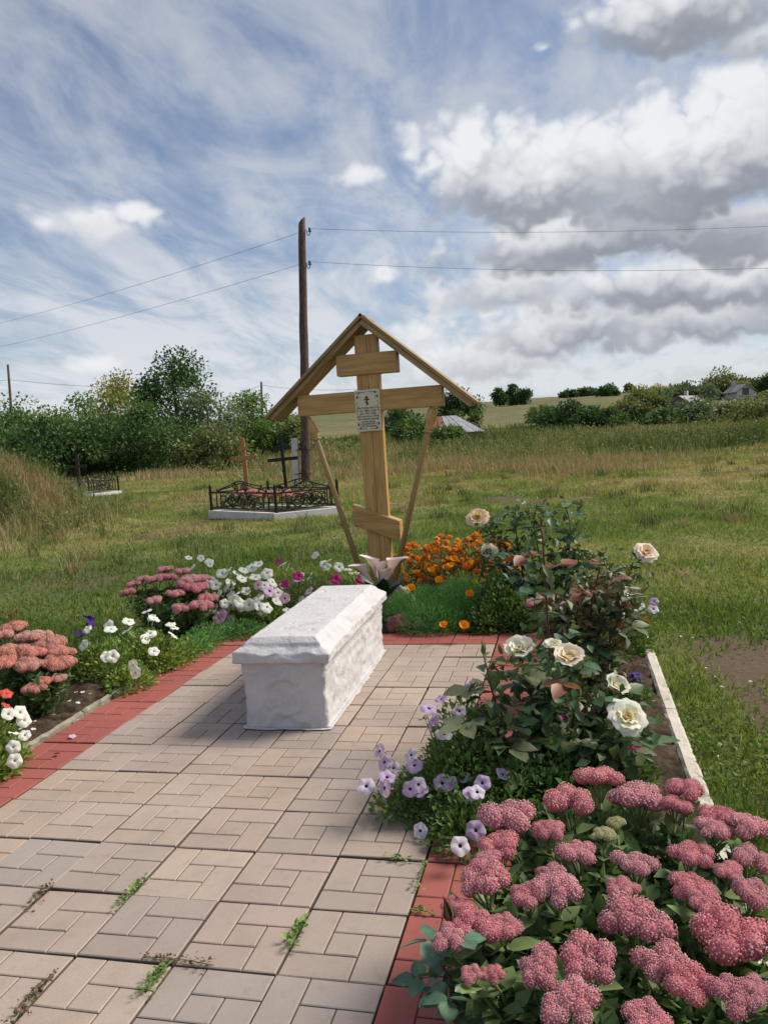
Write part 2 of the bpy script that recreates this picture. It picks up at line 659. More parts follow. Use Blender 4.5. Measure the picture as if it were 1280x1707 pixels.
def soil_bed(name, x0, x1, y0, y1, base=0.0):
    nx = max(4, int((x1 - x0) / 0.03))
    ny = max(4, int((y1 - y0) / 0.03))
    X, Y = np.meshgrid(np.linspace(x0, x1, nx + 1), np.linspace(y0, y1, ny + 1))
    e = np.minimum(np.minimum(X - x0, x1 - X), np.minimum(Y - y0, y1 - Y))
    Z = base + 0.015 + 0.035 * sst(0, 0.2, e) + 0.07 * (fbm(X * 6, Y * 6, 41) - 0.5) * sst(0, 0.08, e) + 0.03 * (fbm(X * 22, Y * 22, 43, 2) - 0.5) - 0.10 * sst(0.03, 0, e)
    co = np.stack([X, Y, Z], -1).reshape(-1, 3)
    i = np.arange(nx)[None, :] + (nx + 1) * np.arange(ny)[:, None]
    f = np.stack([i, i + 1, i + 2 + nx, i + 1 + nx], -1).reshape(-1, 4)
    ob(name, bigmesh(name, co, f, 4, M_SOIL, smooth=True), kind='structure')


soil_bed('flower_bed', 0.89, 1.545, -7.3, 0.30)
soil_bed('flower_bed', -2.2, -1.52, -7.3, 0.30)
soil_bed('flower_bed', -2.2, 1.545, 0.29, 2.3)

# ------------------------------------------------------------------ paving
TILE = 0.30


def tile_meshes(mm, seed):
    out = []
    rr = random.Random(seed)
    for vset in range(5):
        b = MB()
        s = TILE - 0.006
        h = s / 2
        b.box((-h, -h, -0.045), (h, h, -0.006))
        u = s / 3
        g = 0.0022
        # pinwheel of five blocks, as cast in the slab
        blocks = [(0, 1, 1, 3), (1, 2, 3, 3), (1, 1, 2, 2), (0, 0, 2, 1), (2, 0, 3, 2)]
        for (a0, b0, a1, b1) in blocks:
            x0, x1 = -h + a0 * u + (g if a0 > 0 else 0.001), -h + a1 * u - (g if a1 < 3 else 0.001)
            y0, y1 = -h + b0 * u + (g if b0 > 0 else 0.001), -h + b1 * u - (g if b1 < 3 else 0.001)
            c = 0.0028
            zt = [rr.uniform(-0.0008, 0.0006) for _ in range(4)]
            lo = [(x0, y0, -0.0065), (x1, y0, -0.0065), (x1, y1, -0.0065), (x0, y1, -0.0065)]
            md = [(x0, y0, -0.0024), (x1, y0, -0.0024), (x1, y1, -0.0024), (x0, y1, -0.0024)]
            tp = [(x0 + c, y0 + c, zt[0]), (x1 - c, y0 + c, zt[1]), (x1 - c, y1 - c, zt[2]), (x0 + c, y1 - c, zt[3])]
            f = []
            for k in range(4):
                k2 = (k + 1) % 4
                f.append((k, k2, 4 + k2, 4 + k))
                f.append((4 + k, 4 + k2, 8 + k2, 8 + k))
            f.append((8, 9, 10, 11))
            b.add(lo + md + tp, f)
        out.append(b.mesh('tile', mm))
    return out


def paving_mat(name, cols, stain):
    cols = [(q[0] * 1.14, q[1] * 1.10, q[2] * 1.09) for q in cols]
    stain = (stain[0] * 1.12, stain[1] * 1.08, stain[2] * 1.07)
    m = bpy.data.materials.new(name)
    m.use_nodes = True
    t = NT(m.node_tree)
    bs = t.n['Principled BSDF']
    geo = t.node('ShaderNodeNewGeometry')
    pos = geo.outputs['Position']
    oi = t.node('ShaderNodeObjectInfo').outputs['Random']
    c = t.ramp(oi, [(i / (len(cols) - 1), q) for i, q in enumerate(cols)])
    hs = t.node('ShaderNodeHueSaturation')
    t.put(hs.inputs['Color'], c)
    t.put(hs.inputs['Value'], t.rng(geo.outputs['Random Per Island'], 0, 1, 0.93, 1.06, smooth=False))
    c = hs.outputs[0]
    n = t.noise(pos, 3.2, 8, 0.65, 0.4)
    c = t.mix(t.rng(n, 0.40, 0.72, 0, 0.55), c, stain)
    n2 = t.noise(pos, 17, 6, 0.7)
    c = t.mix(t.rng(n2, 0.52, 0.80, 0, 0.5), c, tuple(q * 0.72 for q in stain))
    n3 = t.noise(pos, 420, 3, 0.6)
    c = t.mix(t.rng(n3, 0.35, 0.7, 0.0, 0.26), c, tuple(q * 0.55 for q in stain))
    # dirt caught in the joints: low parts of the casting
    tcn = t.node('ShaderNodeTexCoord')
    sz = t.node('ShaderNodeSeparateXYZ')
    t.put(sz.inputs[0], tcn.outputs['Object'])
    c = t.mix(t.rng(sz.outputs[2], -0.006, -0.0030, 0.82, 0.0), c, (0.075, 0.06, 0.045))
    t.put(bs.inputs['Base Color'], c)
    t.put(bs.inputs['Roughness'], t.rng(n2, 0.3, 0.7, 0.62, 0.85))
    bs.inputs['Specular IOR Level'].default_value = 0.35
    b = t.node('ShaderNodeBump')
    b.inputs['Strength'].default_value = 0.22
    b.inputs['Distance'].default_value = 0.004
    t.put(b.inputs['Height'], t.noise(pos, 170, 5, 0.65))
    t.l.new(b.outputs[0], bs.inputs['Normal'])
    return m


M_GREY = paving_mat('concrete_tile', [(0.36, 0.295, 0.245), (0.315, 0.265, 0.230), (0.39, 0.32, 0.262), (0.285, 0.255, 0.235), (0.36, 0.285, 0.225), (0.34, 0.275, 0.24), (0.29, 0.25, 0.225)], (0.25, 0.208, 0.175))
M_RED = paving_mat('red_tile', [(0.30, 0.080, 0.064), (0.275, 0.072, 0.060), (0.315, 0.092, 0.074), (0.26, 0.076, 0.064)], (0.23, 0.085, 0.07))


def pavement():
    b = MB()
    b.add([(-1.52, -7.2, -0.024), (0.905, -7.2, -0.024), (0.905, 0.315, -0.024), (-1.52, 0.315, -0.024)], [(0, 1, 2, 3)])
    root = ob('pavement', b.mesh('pavement', mat('joint_sand', [(0.035, 0.030, 0.02), (0.085, 0.075, 0.05), (0.05, 0.06, 0.022)], nscale=60, rough=0.95, bump=0.6)), kind='structure')
    G = tile_meshes(M_GREY, 3)
    Rd = tile_meshes(M_RED, 5)
    rr = random.Random(11)
    for r in range(-1, 23):
        for c in range(-1, 7):
            red = r == -1 or c in (-1, 6)
            x = (c - 4 + 0.5) * TILE
            y = -(r + 0.5) * TILE
            me = (Rd if red else G)[rr.randrange(5)]
            j = 0.0032
            o = ob('red_tile' if red else 'grey_tile', me, root,
                   (x + rr.uniform(-j, j) * .6, y + rr.uniform(-j, j) * .6, rr.uniform(-0.004, 0.002)),
                   (rr.uniform(-1, 1) * R_(0.45), rr.uniform(-1, 1) * R_(0.45), rr.uniform(-1, 1) * R_(0.45)))
            if red and c == 6:
                o.rotation_euler.z += PI / 2


pavement()

# kerbs
M_KERBW = mat('white_kerb', [(0.60, 0.55, 0.48), (0.50, 0.45, 0.38)], nscale=5, rough=0.85, bump=0.5, bscale=50, dirt=((0.22, 0.19, 0.15), 9, 0.56, 0.75))
M_KERBG = mat('old_concrete', [(0.20, 0.18, 0.14), (0.30, 0.275, 0.22)], nscale=8, rough=0.92, bump=0.8, bscale=40, dirt=((0.10, 0.10, 0.06), 12, 0.52, 0.7))


def kerb(name, x, w, h, ys, m, wob, rnd=None):
    root = ob(name, None, kind='structure')
    rr = random.Random(len(name))
    for y0, y1 in ys:
        b = MB()
        n = 14
        vs = []
        prof = [(-w / 2, -0.08), (-w / 2, h - 0.012), (-w / 2 + 0.012, h), (w / 2 - 0.012, h), (w / 2, h - 0.012), (w / 2, -0.08)]
        for i in range(n + 1):
            y = y0 + 0.003 + (y1 - y0 - 0.006) * i / n
            for px, pz in prof:
                vs.append((px + rr.uniform(-wob, wob) * .5, y - (y0 + y1) / 2 + rr.uniform(-wob, wob), pz + (rr.uniform(-wob, wob) if pz > 0 else 0)))
        k = len(prof)
        fs = [(i * k + j + 1, i * k + j, (i + 1) * k + j, (i + 1) * k + j + 1) for i in range(n) for j in range(k - 1)]
        fs += [tuple(range(k)), tuple(n * k + j for j in range(k))[::-1]]
        b.add(vs, fs)
        ob('kerb_stone', b.mesh('kerb_stone', m), root, (x(0.5 * (y0 + y1)) if callable(x) else x, (y0 + y1) / 2, rr.uniform(-.004, .004)), (0, 0, rr.uniform(-.006, .006)))


kerb('kerb', 1.535, 0.062, 0.034, [(-6.6 + i * 1.06, -6.6 + (i + 1) * 1.06) for i in range(7)], M_KERBW, 0.0022)
kerb('edging', lambda y: -1.527, 0.028, 0.022, [(-7 + i * 0.62, -7 + (i + 1) * 0.62) for i in range(12)], M_KERBG, 0.005)

# ------------------------------------------------------------------ white tombstone
M_WHITE = mat('whitewash', [(0.50, 0.487, 0.497), (0.56, 0.547, 0.553)], nscale=4, rough=0.85, bump=0.6, bscale=55, spec=0.25, dirt=((0.40, 0.37, 0.36), 7, 0.50, 0.8))


def gridbox(nx, ny, nz):
    """vertices on the surface of the unit box (-1..1, -1..1, 0..1) and quads; returns verts with face tag"""
    idx = {}
    vs = []
    fs = []

    def vid(i, j, k):
        key = (i, j, k)
        if key not in idx:
            idx[key] = len(vs)
            vs.append((2 * i / nx - 1, 2 * j / ny - 1, k / nz))
        return idx[key]
    for i in range(nx):
        for j in range(ny):
            fs.append((vid(i, j, nz), vid(i + 1, j, nz), vid(i + 1, j + 1, nz), vid(i, j + 1, nz)))
            fs.append((vid(i, j, 0), vid(i, j + 1, 0), vid(i + 1, j + 1, 0), vid(i + 1, j, 0)))
    for i in range(nx):
        for k in range(nz):
            fs.append((vid(i, 0, k), vid(i + 1, 0, k), vid(i + 1, 0, k + 1), vid(i, 0, k + 1)))
            fs.append((vid(i, ny, k), vid(i, ny, k + 1), vid(i + 1, ny, k + 1), vid(i + 1, ny, k)))
    for j in range(ny):
        for k in range(nz):
            fs.append((vid(0, j, k), vid(0, j, k + 1), vid(0, j + 1, k + 1), vid(0, j + 1, k)))
            fs.append((vid(nx, j, k), vid(nx, j + 1, k), vid(nx, j + 1, k + 1), vid(nx, j, k + 1)))
    return vs, fs


def N3(p, s, o=0.0, oct=4):
    return mn.fractal(Vector((p[0] * s + o, p[1] * s, p[2] * s)), 1.0, 2.0, oct)


def tombstone():
    root = thing('tombstone', 'whitewashed stone coffin-shaped tombstone standing on the grey paving', 'tombstone', (-0.312, -0.86, 0.0), R_(1.6))
    hw, hl, hh = 0.213, 0.70, 0.335
    vs, fs = gridbox(38, 120, 30)
    out = []
    for x, y, t in vs:
        z = t * hh
        tap = 1.0 - 0.03 * (1 - t) + 0.035 * (1 - t) ** 8
        p = Vector((x * hw * tap, y * (hl - 0.012 * (1 - t)), z))
        nrm = Vector((0, 0, 0))
        if abs(x) > 0.999:
            nrm.x = x
        if abs(y) > 0.999:
            nrm.y = y
        corner = abs(x) > 0.999 and abs(y) > 0.999
        d = 0.010 * N3(p, 6, 3) + 0.006 * N3(p, 17, 9)
        ridge = abs(mn.noise(Vector((p.x * 16, p.y * 9, p.z * 16))))
        d += 0.010 * (0.25 - ridge)
        if y < -0.999:
            # worn relief on the near end: round medallion in a ring, folds beside it
            cx, cz = p.x - 0.0, z - 0.165
            r = math.hypot(cx * 1.0, cz * 1.12)
            d += 0.011 * math.exp(-((r - 0.105) / 0.010) ** 2)
            d += 0.006 * math.exp(-((r - 0.088) / 0.006) ** 2) * (0.5 + 0.5 * math.sin(20 * math.atan2(cz, cx)))
            d -= 0.004 if r < 0.085 else 0
            a = z + 0.9 * abs(cx) - 0.05 + 0.03 * math.sin(cx * 40)
            d += 0.012 * math.exp(-((a - 0.06) / 0.016) ** 2) * (1 if r > 0.11 else 0)
            d += 0.009 * math.exp(-((z - 0.27 - 0.02 * math.sin(cx * 30)) / 0.014) ** 2)
        if abs(x) > 0.999:
            d += 0.004 * math.exp(-((z - 0.295) / 0.006) ** 2) - 0.005 * math.exp(-((z - 0.284) / 0.006) ** 2)
        if corner:
            d -= 0.008 + 0.008 * mn.noise(Vector((p.x * 5, p.y * 5, p.z * 22)))
        if t < 0.001:
            d = 0.012 + 0.012 * mn.noise(p * 14)
        if nrm.length > 0:
            nrm.normalize()
            p = p + nrm * d
        out.append(p)
    ob('body', mesh('body', out, fs, M_WHITE, smooth=True), root)
    # whitewash smeared over the tiles around the foot
    b = MB()
    n = 120
    ring = []
    for i in range(n):
        a = 2 * PI * i / n
        cx, cy = math.cos(a), math.sin(a)
        k = 1 / max(abs(cx) / (hw + .012), abs(cy) / (hl + .008))
        e = 0.012 + 0.016 * abs(mn.noise(Vector((cx * 6, cy * 6, 1.3)))) + 0.008 * mn.noise(Vector((cx * 25, cy * 25, 0)))
        ring.append(((k - 0.03) * cx, (k - 0.03) * cy, 0.0035))
        ring.append(((k + e) * cx, (k + e) * cy, 0.0032))
    b.add(ring, [(2 * i, 2 * i + 1, (2 * i + 3) % (2 * n), (2 * i + 2) % (2 * n)) for i in range(n)])
    ob('paint_smear', b.mesh('paint_smear', M_WHITE), root)
    # lid: broken flange, then a chamfer up to a raised flat top
    vs, fs = gridbox(44, 128, 26)
    H0 = 0.122
    LW, LL = 0.247, 0.738
    out = []
    for x, y, t in vs:
        side = abs(x) > 0.999 or abs(y) > 0.999
        # profile
        if t < 0.10:
            ins, z = 0.030 * (1 - t / 0.10), t * 0.10
        elif t < 0.42:
            ins, z = 0.0, 0.010 + (t - 0.10) / 0.32 * 0.044
        elif t < 0.62:
            ins, z = (t - 0.42) / 0.20 * 0.044, 0.054 + (t - 0.42) / 0.20 * 0.030
        elif t < 0.72:
            ins, z = 0.044 + (t - 0.62) / 0.10 * 0.008, 0.084 + (t - 0.62) / 0.10 * 0.014
        else:
            ins, z = 0.052 + (t - 0.72) / 0.28 * 0.030, 0.098 + (t - 0.72) / 0.28 * (H0 - 0.098)
        p = Vector((x * (LW - ins), y * (LL - ins), z))
        nrm = Vector((x if abs(x) > 0.999 else 0, y if abs(y) > 0.999 else 0, 0))
        if nrm.length > 0:
            nrm.normalize()
        else:
            nrm = Vector((0, 0, 1 if t > 0.5 else -1))
        chip = 0.0
        if side:
            fl = math.exp(-((t - 0.36) / 0.22) ** 2)
            big = mn.noise(Vector((p.x * 5.5, p.y * 5.5, 2.2 + t)))
            chip = fl * (0.015 * N3(p, 9, 5, 3) + 0.015 * max(-1, min(0.2, big)))
            if y < -0.999:
                chip *= 1.35
                p.z += 0.020 * fl * mn.noise(Vector((p.x * 13, 0.7, t * 2)))
        d = 0.0035 * N3(p, 8, 1) + 0.0025 * N3(p, 30, 4) + chip
        if not side:
            d = 0.003 * N3(p, 6, 2) - 0.006 * max(0, mn.noise(p * 34) - 0.42) * 4
        p = p + nrm * d
        out.append(p)
    ob('lid', mesh('lid', out, fs, M_WHITE, smooth=True), root, (0, 0, 0.330))


tombstone()

# ------------------------------------------------------------------ roofed wooden memorial cross
WOODK = ((0.15, 0.07, 0.025), 3.0, 0.60, 0.74)
M_WOOD = mat('varnished_pine', [(0.34, 0.19, 0.055), (0.45, 0.27, 0.088), (0.51, 0.325, 0.12)], nscale=5, ndetail=8, rough=0.42, spec=0.4, stretch=(9, 9, 0.7), bump=0.12, bscale=30, island=0.06, dirt=WOODK)
M_WOODX = mat('varnished_pine_across', [(0.33, 0.18, 0.052), (0.42, 0.25, 0.082), (0.48, 0.305, 0.112)], nscale=5, ndetail=8, rough=0.42, spec=0.4, stretch=(0.7, 9, 9), bump=0.12, bscale=30, island=0.06, dirt=WOODK)
M_WOODR = mat('weathered_roof_board', [(0.18, 0.118, 0.048), (0.28, 0.19, 0.088), (0.35, 0.24, 0.12)], nscale=5, ndetail=8, rough=0.6, stretch=(0.7, 9, 9), bump=0.2, bscale=30, island=0.07)
M_WOODD = mat('pale_pine_turned', [(0.30, 0.20, 0.085), (0.36, 0.25, 0.115)], nscale=5, ndetail=6, rough=0.5, stretch=(9, 9, 0.7), bump=0.1)
M_PLATE = mat('cream_plate', [(0.56, 0.52, 0.37), (0.62, 0.58, 0.43)], nscale=3, rough=0.45)
M_INK = mat('engraving_ink', [(0.035, 0.03, 0.022)], rough=0.6)


def textmesh(body, size, align='CENTER'):
    c = bpy.data.curves.new('lettering', 'FONT')
    c.body = body
    c.size = size
    c.align_x = align
    c.extrude = 0.0006
    c.resolution_u = 3
    c.offset = 0.0004
    o = bpy.data.objects.new('lettering', c)
    COL.objects.link(o)
    dg = bpy.context.evaluated_depsgraph_get()
    dg.update()
    me = bpy.data.meshes.new_from_object(o.evaluated_get(dg))
    bpy.data.objects.remove(o)
    bpy.data.curves.remove(c)
    me.name = 'lettering'
    me.materials.clear()
    me.materials.append(M_INK)
    return me


def memorial_cross():
    X0, Y0 = -0.488, 1.45
    root = thing('memorial_cross', 'tall wooden three-bar cross with a gabled board roof and cream plaque', 'cross', (X0, Y0, 0.0))

    def loc(x):
        return x - X0
    hw = 0.098
    b = MB()
    b.box((-hw, -0.045, -0.3), (0.004, 0.045, 2.262), 0, 0.005)
    b.box((0.0055, -0.045, -0.3), (hw, 0.045, 2.262), 0, 0.005)
    ob('post', b.mesh('post', M_WOOD), root)
    b = MB()
    b.box((loc(-0.748), -0.073, 1.932), (loc(-0.2265), 0.047, 2.107), 0, 0.006)
    ob('top_bar', b.mesh('top_bar', M_WOODX), root)
    b = MB()
    b.box((loc(-1.114), -0.075, 1.624), (loc(0.137), 0.049, 1.797), 0, 0.006)
    ob('main_bar', b.mesh('main_bar', M_WOODX), root)
    # slanted footrest
    b = MB()
    cx0, cx1 = loc(-0.694), loc(-0.2885)
    zt0, zt1 = 0.842, 0.690
    hgt = 0.178
    y0, y1 = -0.074, 0.048
    c = 0.005
    v = []
    for y, k in ((y0, c), (y0 + c, 0), (y1 - c, 0), (y1, c)):
        v += [(cx0 + k, y, zt0 - hgt + k), (cx1 - k, y, zt1 - hgt + k), (cx1 - k, y, zt1 - k), (cx0 + k, y, zt0 - k)]
    f = [(0, 1, 2, 3), (15, 14, 13, 12)]
    for s in range(3):
        for k in range(4):
            k2 = (k + 1) % 4
            f.append((s * 4 + k, s * 4 + 4 + k, s * 4 + 4 + k2, s * 4 + k2))
    b.add(v, [q[::-1] for q in f])
    ob('foot_bar', b.mesh('foot_bar', M_WOODX), root)
    # roof: two boards each side, the upper one overhanging as a lip
    ap = Vector((loc(-0.491), 0, 2.412))
    for sgn, ex, ez in ((-1, loc(-1.392), 1.628), (1, loc(0.420), 1.632)):
        e = Vector((ex, 0, ez))
        d = (e - ap)
        L = d.length
        d.normalize()
        n = Vector((d.z, 0, -d.x)) * (-1 if sgn > 0 else 1)
        if n.z < 0:
            n = -n
        M = Matrix((d, Vector((0, 1, 0)), n)).transposed().to_4x4()
        nm = 'roof_board'
        b = MB()
        b.box((-0.02, -0.13, -0.060), (L - 0.03, 0.13, -0.020), 0, 0.004)
        mid = (0.0, 0.0, 0.0)
        o = ob(nm, b.mesh(nm, M_WOODR), root, ap, M.to_3x3())
        b = MB()
        b.box((-0.012, -0.155, -0.0185), (L, 0.155, 0.008), 0, 0.004)
        ob('roof_lip', b.mesh('roof_lip', M_WOODR), o)
        b = MB()
        b.box((0.03, -0.150, -0.064), (L - 0.02, -0.1315, -0.0205), 0, 0.004)
        ob('barge_board', b.mesh('barge_board', M_WOODR), o)
    # turned leaning braces with spindle finials
    for (x0, z0, x1, z1), nm in (((-1.030, 1.615, -0.575, 0.02), 'brace'), ((0.048, 1.618, -0.40, 0.02), 'brace')):
        a = Vector((loc(x1), -0.13, z1))
        e = Vector((loc(x0), -0.035, z0))
        d = e - a
        L = d.length
        M = basis(d.normalized(), (0, -1, 0)).to_4x4()
        Rz = M @ Matrix.Rotation(-PI / 2, 4, 'X')
        b = MB()
        b.lathe([(0.024, 0), (0.024, L - 0.235), (0.022, L - 0.215)], Matrix.Identity(4), 14)
        o = ob(nm, b.mesh(nm, M_WOODD, True), root, a, Rz.to_3x3())
        b = MB()
        if x0 < -0.5:
            prof = [(0.024, L - 0.2145), (0.034, L - 0.21), (0.034, L - 0.196), (0.025, L - 0.19), (0.034, L - 0.184), (0.034, L - 0.17), (0.030, L - 0.165), (0.044, L - 0.15), (0.046, L - 0.135), (0.030, L - 0.07), (0.014, L - 0.015), (0.005, L)]
        else:
            prof = [(0.024, L - 0.2145), (0.036, L - 0.21), (0.036, L - 0.196), (0.025, L - 0.19), (0.034, L - 0.184), (0.034, L - 0.17), (0.028, L - 0.165), (0.030, L - 0.15), (0.046, L - 0.10), (0.048, L - 0.07), (0.040, L - 0.03), (0.024, L)]
        b.lathe(prof, Matrix.Identity(4), 16)
        ob('finial', b.mesh('finial', M_WOOD, True), o)
    # plaque
    w, h = 0.2165, 0.346
    b = MB()
    b.box((-w / 2, -0.004, -h / 2), (w / 2, 0.004, h / 2), 0, 0.0015)
    p = ob('plaque', b.mesh('plaque', M_PLATE), root, (loc(-0.4955), -0.0805, 1.6315))
    p['label'] = 'cream engraved plaque with a small black cross and floral border'
    rx = PI / 2
    lines = [('На этом месте', 0.025, 0.013), ('съ 1882 года', 0.024, -0.010), ('до 1936 года', 0.024, -0.033), ('располагался алтарь', 0.0178, -0.054),
             ('настоящей церкви', 0.0190, -0.076), ('во имя иконы', 0.0178, -0.098), ('КАЗАНСКОЙ', 0.0185, -0.118), ('БОГОРОДИЦЫ', 0.0190, -0.138)]
    for tx, sz, z in lines:
        ob('lettering', textmesh(tx, sz), p, (0, -0.0046, z), (rx, 0, 0))
    # small emblem
    b = MB()
    for (cx, cz, ww, hh, ang) in ((0, 0, 0.011, 0.078, 0), (0, 0.024, 0.026, 0.010, 0), (0, 0.008, 0.044, 0.011, 0), (0, -0.019, 0.034, 0.009, 0.5)):
        M = Matrix.Translation((cx, -0.0005 * abs(cz) * 10, cz)) @ Matrix.Rotation(ang, 4, 'Y')
        b.xbox(M, (ww, 0.0014, hh))
    ob('emblem', b.mesh('emblem', M_INK), p, (-0.004, -0.0048, 0.082))
    # border scrolls and leaves
    b = MB()
    rr = random.Random(4)

    def leaf(x, z, a, l, wd):
        d = Vector((math.cos(a), 0, math.sin(a)))
        n = Vector((-d.z, 0, d.x))
        o = Vector((x, 0, z))
        b.add([o - d * l, o + n * wd, o + d * l, o - n * wd], [(0, 3, 2, 1), (0, 1, 2, 3)])
    for sx in (-1, 1):
        for sz in (-1, 1):
            cx, cz = sx * w * 0.36, sz * h * 0.405
            for k in range(4):
                leaf(sx * (0.018 + k * 0.016), sz * (h * 0.44) + rr.uniform(-.003, .003), rr.uniform(-.7, .7), 0.008, 0.0042)
            leaf(sx * 0.070, sz * h * 0.425, -sx * sz * 0.7, 0.014, 0.007)
            leaf(sx * w * 0.41, sz * h * 0.33, PI / 2 + sx * sz * 0.4, 0.016, 0.0062)
            b.tube([(cx + 0.009 * math.cos(t), -0.0003, cz - sz * 0.028 + 0.009 * math.sin(t)) for t in np.linspace(0, 2 * PI, 11)], 0.0016, 4, cap=False)
            b.tube([(sx * w * 0.40 + sx * 0.007 * math.cos(t), -0.0003, sz * h * 0.425 + 0.009 * math.sin(t) * sz) for t in np.linspace(-0.6, 2.8, 8)], 0.0014, 4, cap=False)
        for k in range(-4, 5):
            leaf(sx * (w * 0.415 + (0.004 if k % 2 else -0.003)), k * 0.0185, rr.uniform(0.3, 2.8), 0.0075, 0.0038)
        b.tube([(sx * w * 0.415 + 0.0035 * math.cos(t), -0.0003, 0.0035 * math.sin(t)) for t in np.linspace(0, 2 * PI, 9)], 0.003, 4, cap=False)
    ob('border', b.mesh('border', M_INK), p, (0, -0.0047, 0), kind='stuff')


memorial_cross()

# ------------------------------------------------------------------ utility poles and lines
M_POLE = mat('old_pole_wood', [(0.035, 0.024, 0.022), (0.085, 0.055, 0.048), (0.13, 0.092, 0.078)], nscale=4, ndetail=8, rough=0.9, stretch=(8, 8, 0.8), bump=0.6, bscale=20)
M_CONC = mat('grey_concrete', [(0.40, 0.39, 0.36), (0.50, 0.49, 0.46)], nscale=6, rough=0.9, bump=0.4)
M_IRON = mat('black_iron', [(0.006, 0.006, 0.007), (0.012, 0.012, 0.013)], rough=0.5, spec=0.35)
M_WIRE = mat('wire', [(0.16, 0.165, 0.18)], rough=0.6)
M_GLASSY = mat('porcelain', [(0.03, 0.045, 0.05)], rough=0.25, spec=0.6)


def wire(a, b, sag, label, r=0.0065):
    a = Vector(a)
    e = Vector(b)
    pts = []
    for i in range(25):
        t = i / 24
        q = a.lerp(e, t)
        q.z -= sag * 4 * t * (1 - t)
        pts.append(q)
    b_ = MB()
    b_.tube([q - a for q in pts], r, 5)
    ob('power_line', b_.mesh('power_line', M_WIRE), loc=a, label=label, cat='power line', group='overhead power lines')


def utility_pole():
    base = Vector((-7.448, 20.241, -0.25))
    root = thing('utility_pole', 'tall leaning wooden utility pole strapped to a concrete stub', 'utility pole', base)
    top = Vector((-7.209, 21.138, 8.70)) - base
    b = MB()
    n = 16
    rr = random.Random(2)
    pts = [top * (i / n) + Vector((rr.uniform(-.008, .008), rr.uniform(-.008, .008), 0)) for i in range(n + 1)]
    b.tube(pts, [0.165 - 0.045 * i / n + rr.uniform(-.006, .006) for i in range(n + 1)], 14)
    # slanted cut at the top
    k = len(b.v) - 14
    for i in range(k, len(b.v)):
        x, y, z = b.v[i]
        b.v[i] = (x, y, z + (x - top.x) * 1.0 + 0.06)
    ob('shaft', b.mesh('shaft', M_POLE, True), root)
    b = MB()
    q0 = Vector((-7.76, 20.18, -0.2)) - base
    q1 = Vector((-7.735, 20.28, 1.56)) - base
    d = (q1 - q0)
    M = Matrix.Translation((q0 + q1) / 2) @ (basis(d.normalized(), (0, -1, 0)) @ Matrix.Rotation(-PI / 2, 3, 'X')).to_4x4()
    b.xbox(M, (0.20, 0.20, d.length), 0, 0.02)
    ob('concrete_stub', b.mesh('concrete_stub', M_CONC), root)
    for z in (0.62, 1.42):
        b = MB()
        p = top * (z / top.z)
        loop = []
        for t in np.linspace(0, 2 * PI, 17):
            loop.append((p.x - 0.13 + 0.34 * math.cos(t), p.y - 0.02 + 0.22 * math.sin(t), z))
        b.tube(loop, 0.014, 5, cap=False)
        ob('wire_band', b.mesh('wire_band', M_IRON), root)
    for wp in ((-6.985, 21.153, 8.45), (-7.030, 21.036, 7.35)):
        w = Vector(wp) - base
        b = MB()
        s = top * ((w.z + 0.02) / top.z) + Vector((0.10, 0, 0))
        b.tube(bez([s, s.lerp(w, .4) + Vector((0, 0, -.02)), Vector((w.x - .07, w.y, w.z - .14)), Vector((w.x, w.y, w.z - .16)), Vector((w.x + .03, w.y, w.z - .08)), w], 14), 0.014, 6)
        h = ob('insulator_hook', b.mesh('insulator_hook', M_IRON), root)
        b = MB()
        b.lathe([(0.02, -0.07), (0.05, -0.06), (0.055, -0.03), (0.035, 0.0), (0.05, 0.03), (0.035, 0.075), (0.01, 0.085)], Matrix.Translation(w + Vector((0.025, 0, 0))), 12)
        ob('insulator', b.mesh('insulator', M_GLASSY, True), h)


utility_pole()
wire((-6.960, 21.175, 8.50), (10.646, 23.410, 7.145), 0.22, 'upper power line running from the tall pole to the right')
wire((-7.005, 21.056, 7.40), (10.589, 23.267, 5.800), 0.25, 'lower power line running from the tall pole to the right')
wire((-7.30, 21.163, 8.415), (-50.528, 47.613, 10.947), 0.5, 'upper power line running from the tall pole to the left')
wire((-7.34, 21.050, 7.353), (-50.596, 47.446, 9.372), 0.5, 'lower power line running from the tall pole to the left')


def far_pole(x, y, ztop, label, strut):
    z0 = Hs(x, y)
    root = thing('utility_pole', label, 'utility pole', (x, y, z0 - 0.2), group='poles beyond the thicket')
    b = MB()
    L = ztop - z0 + 0.2
    b.tube([(0, 0, 0), (0.06, 0.1, L * .5), (0.25, 0.1, L)], [0.17, 0.15, 0.12], 8)
    ob('shaft', b.mesh('shaft', M_POLE, True), root)
    if strut:
        b = MB()
        b.tube([(1.6, 0.3, 0), (0.2, 0.1, L * .72)], [0.13, 0.10], 8)
        ob('strut', b.mesh('strut', M_POLE, True), root)


far_pole(-60.0, 74.2, 12.3, 'distant bare pole rising above the thicket at the left edge', False)
far_pole(-34.2, 85.1, 8.9, 'distant braced pole standing between the thicket and the roofed cross', True)
wire((-33.95, 85.2, 8.5), (-20.5, 86.5, 7.2), 0.4, 'far power line running right from the distant braced pole', 0.02)
wire((-33.95, 85.2, 8.5), (-45, 84, 6.8), 0.4, 'far power line running left from the distant braced pole', 0.02)
wire((-59.75, 74.3, 10.6), (-42, 77, 8.5), 0.3, 'far power line running right from the distant bare pole', 0.02)
wire((-59.75, 74.3, 10.6), (-75, 72, 11.2), 0.3, 'far power line running left from the distant bare pole', 0.02)

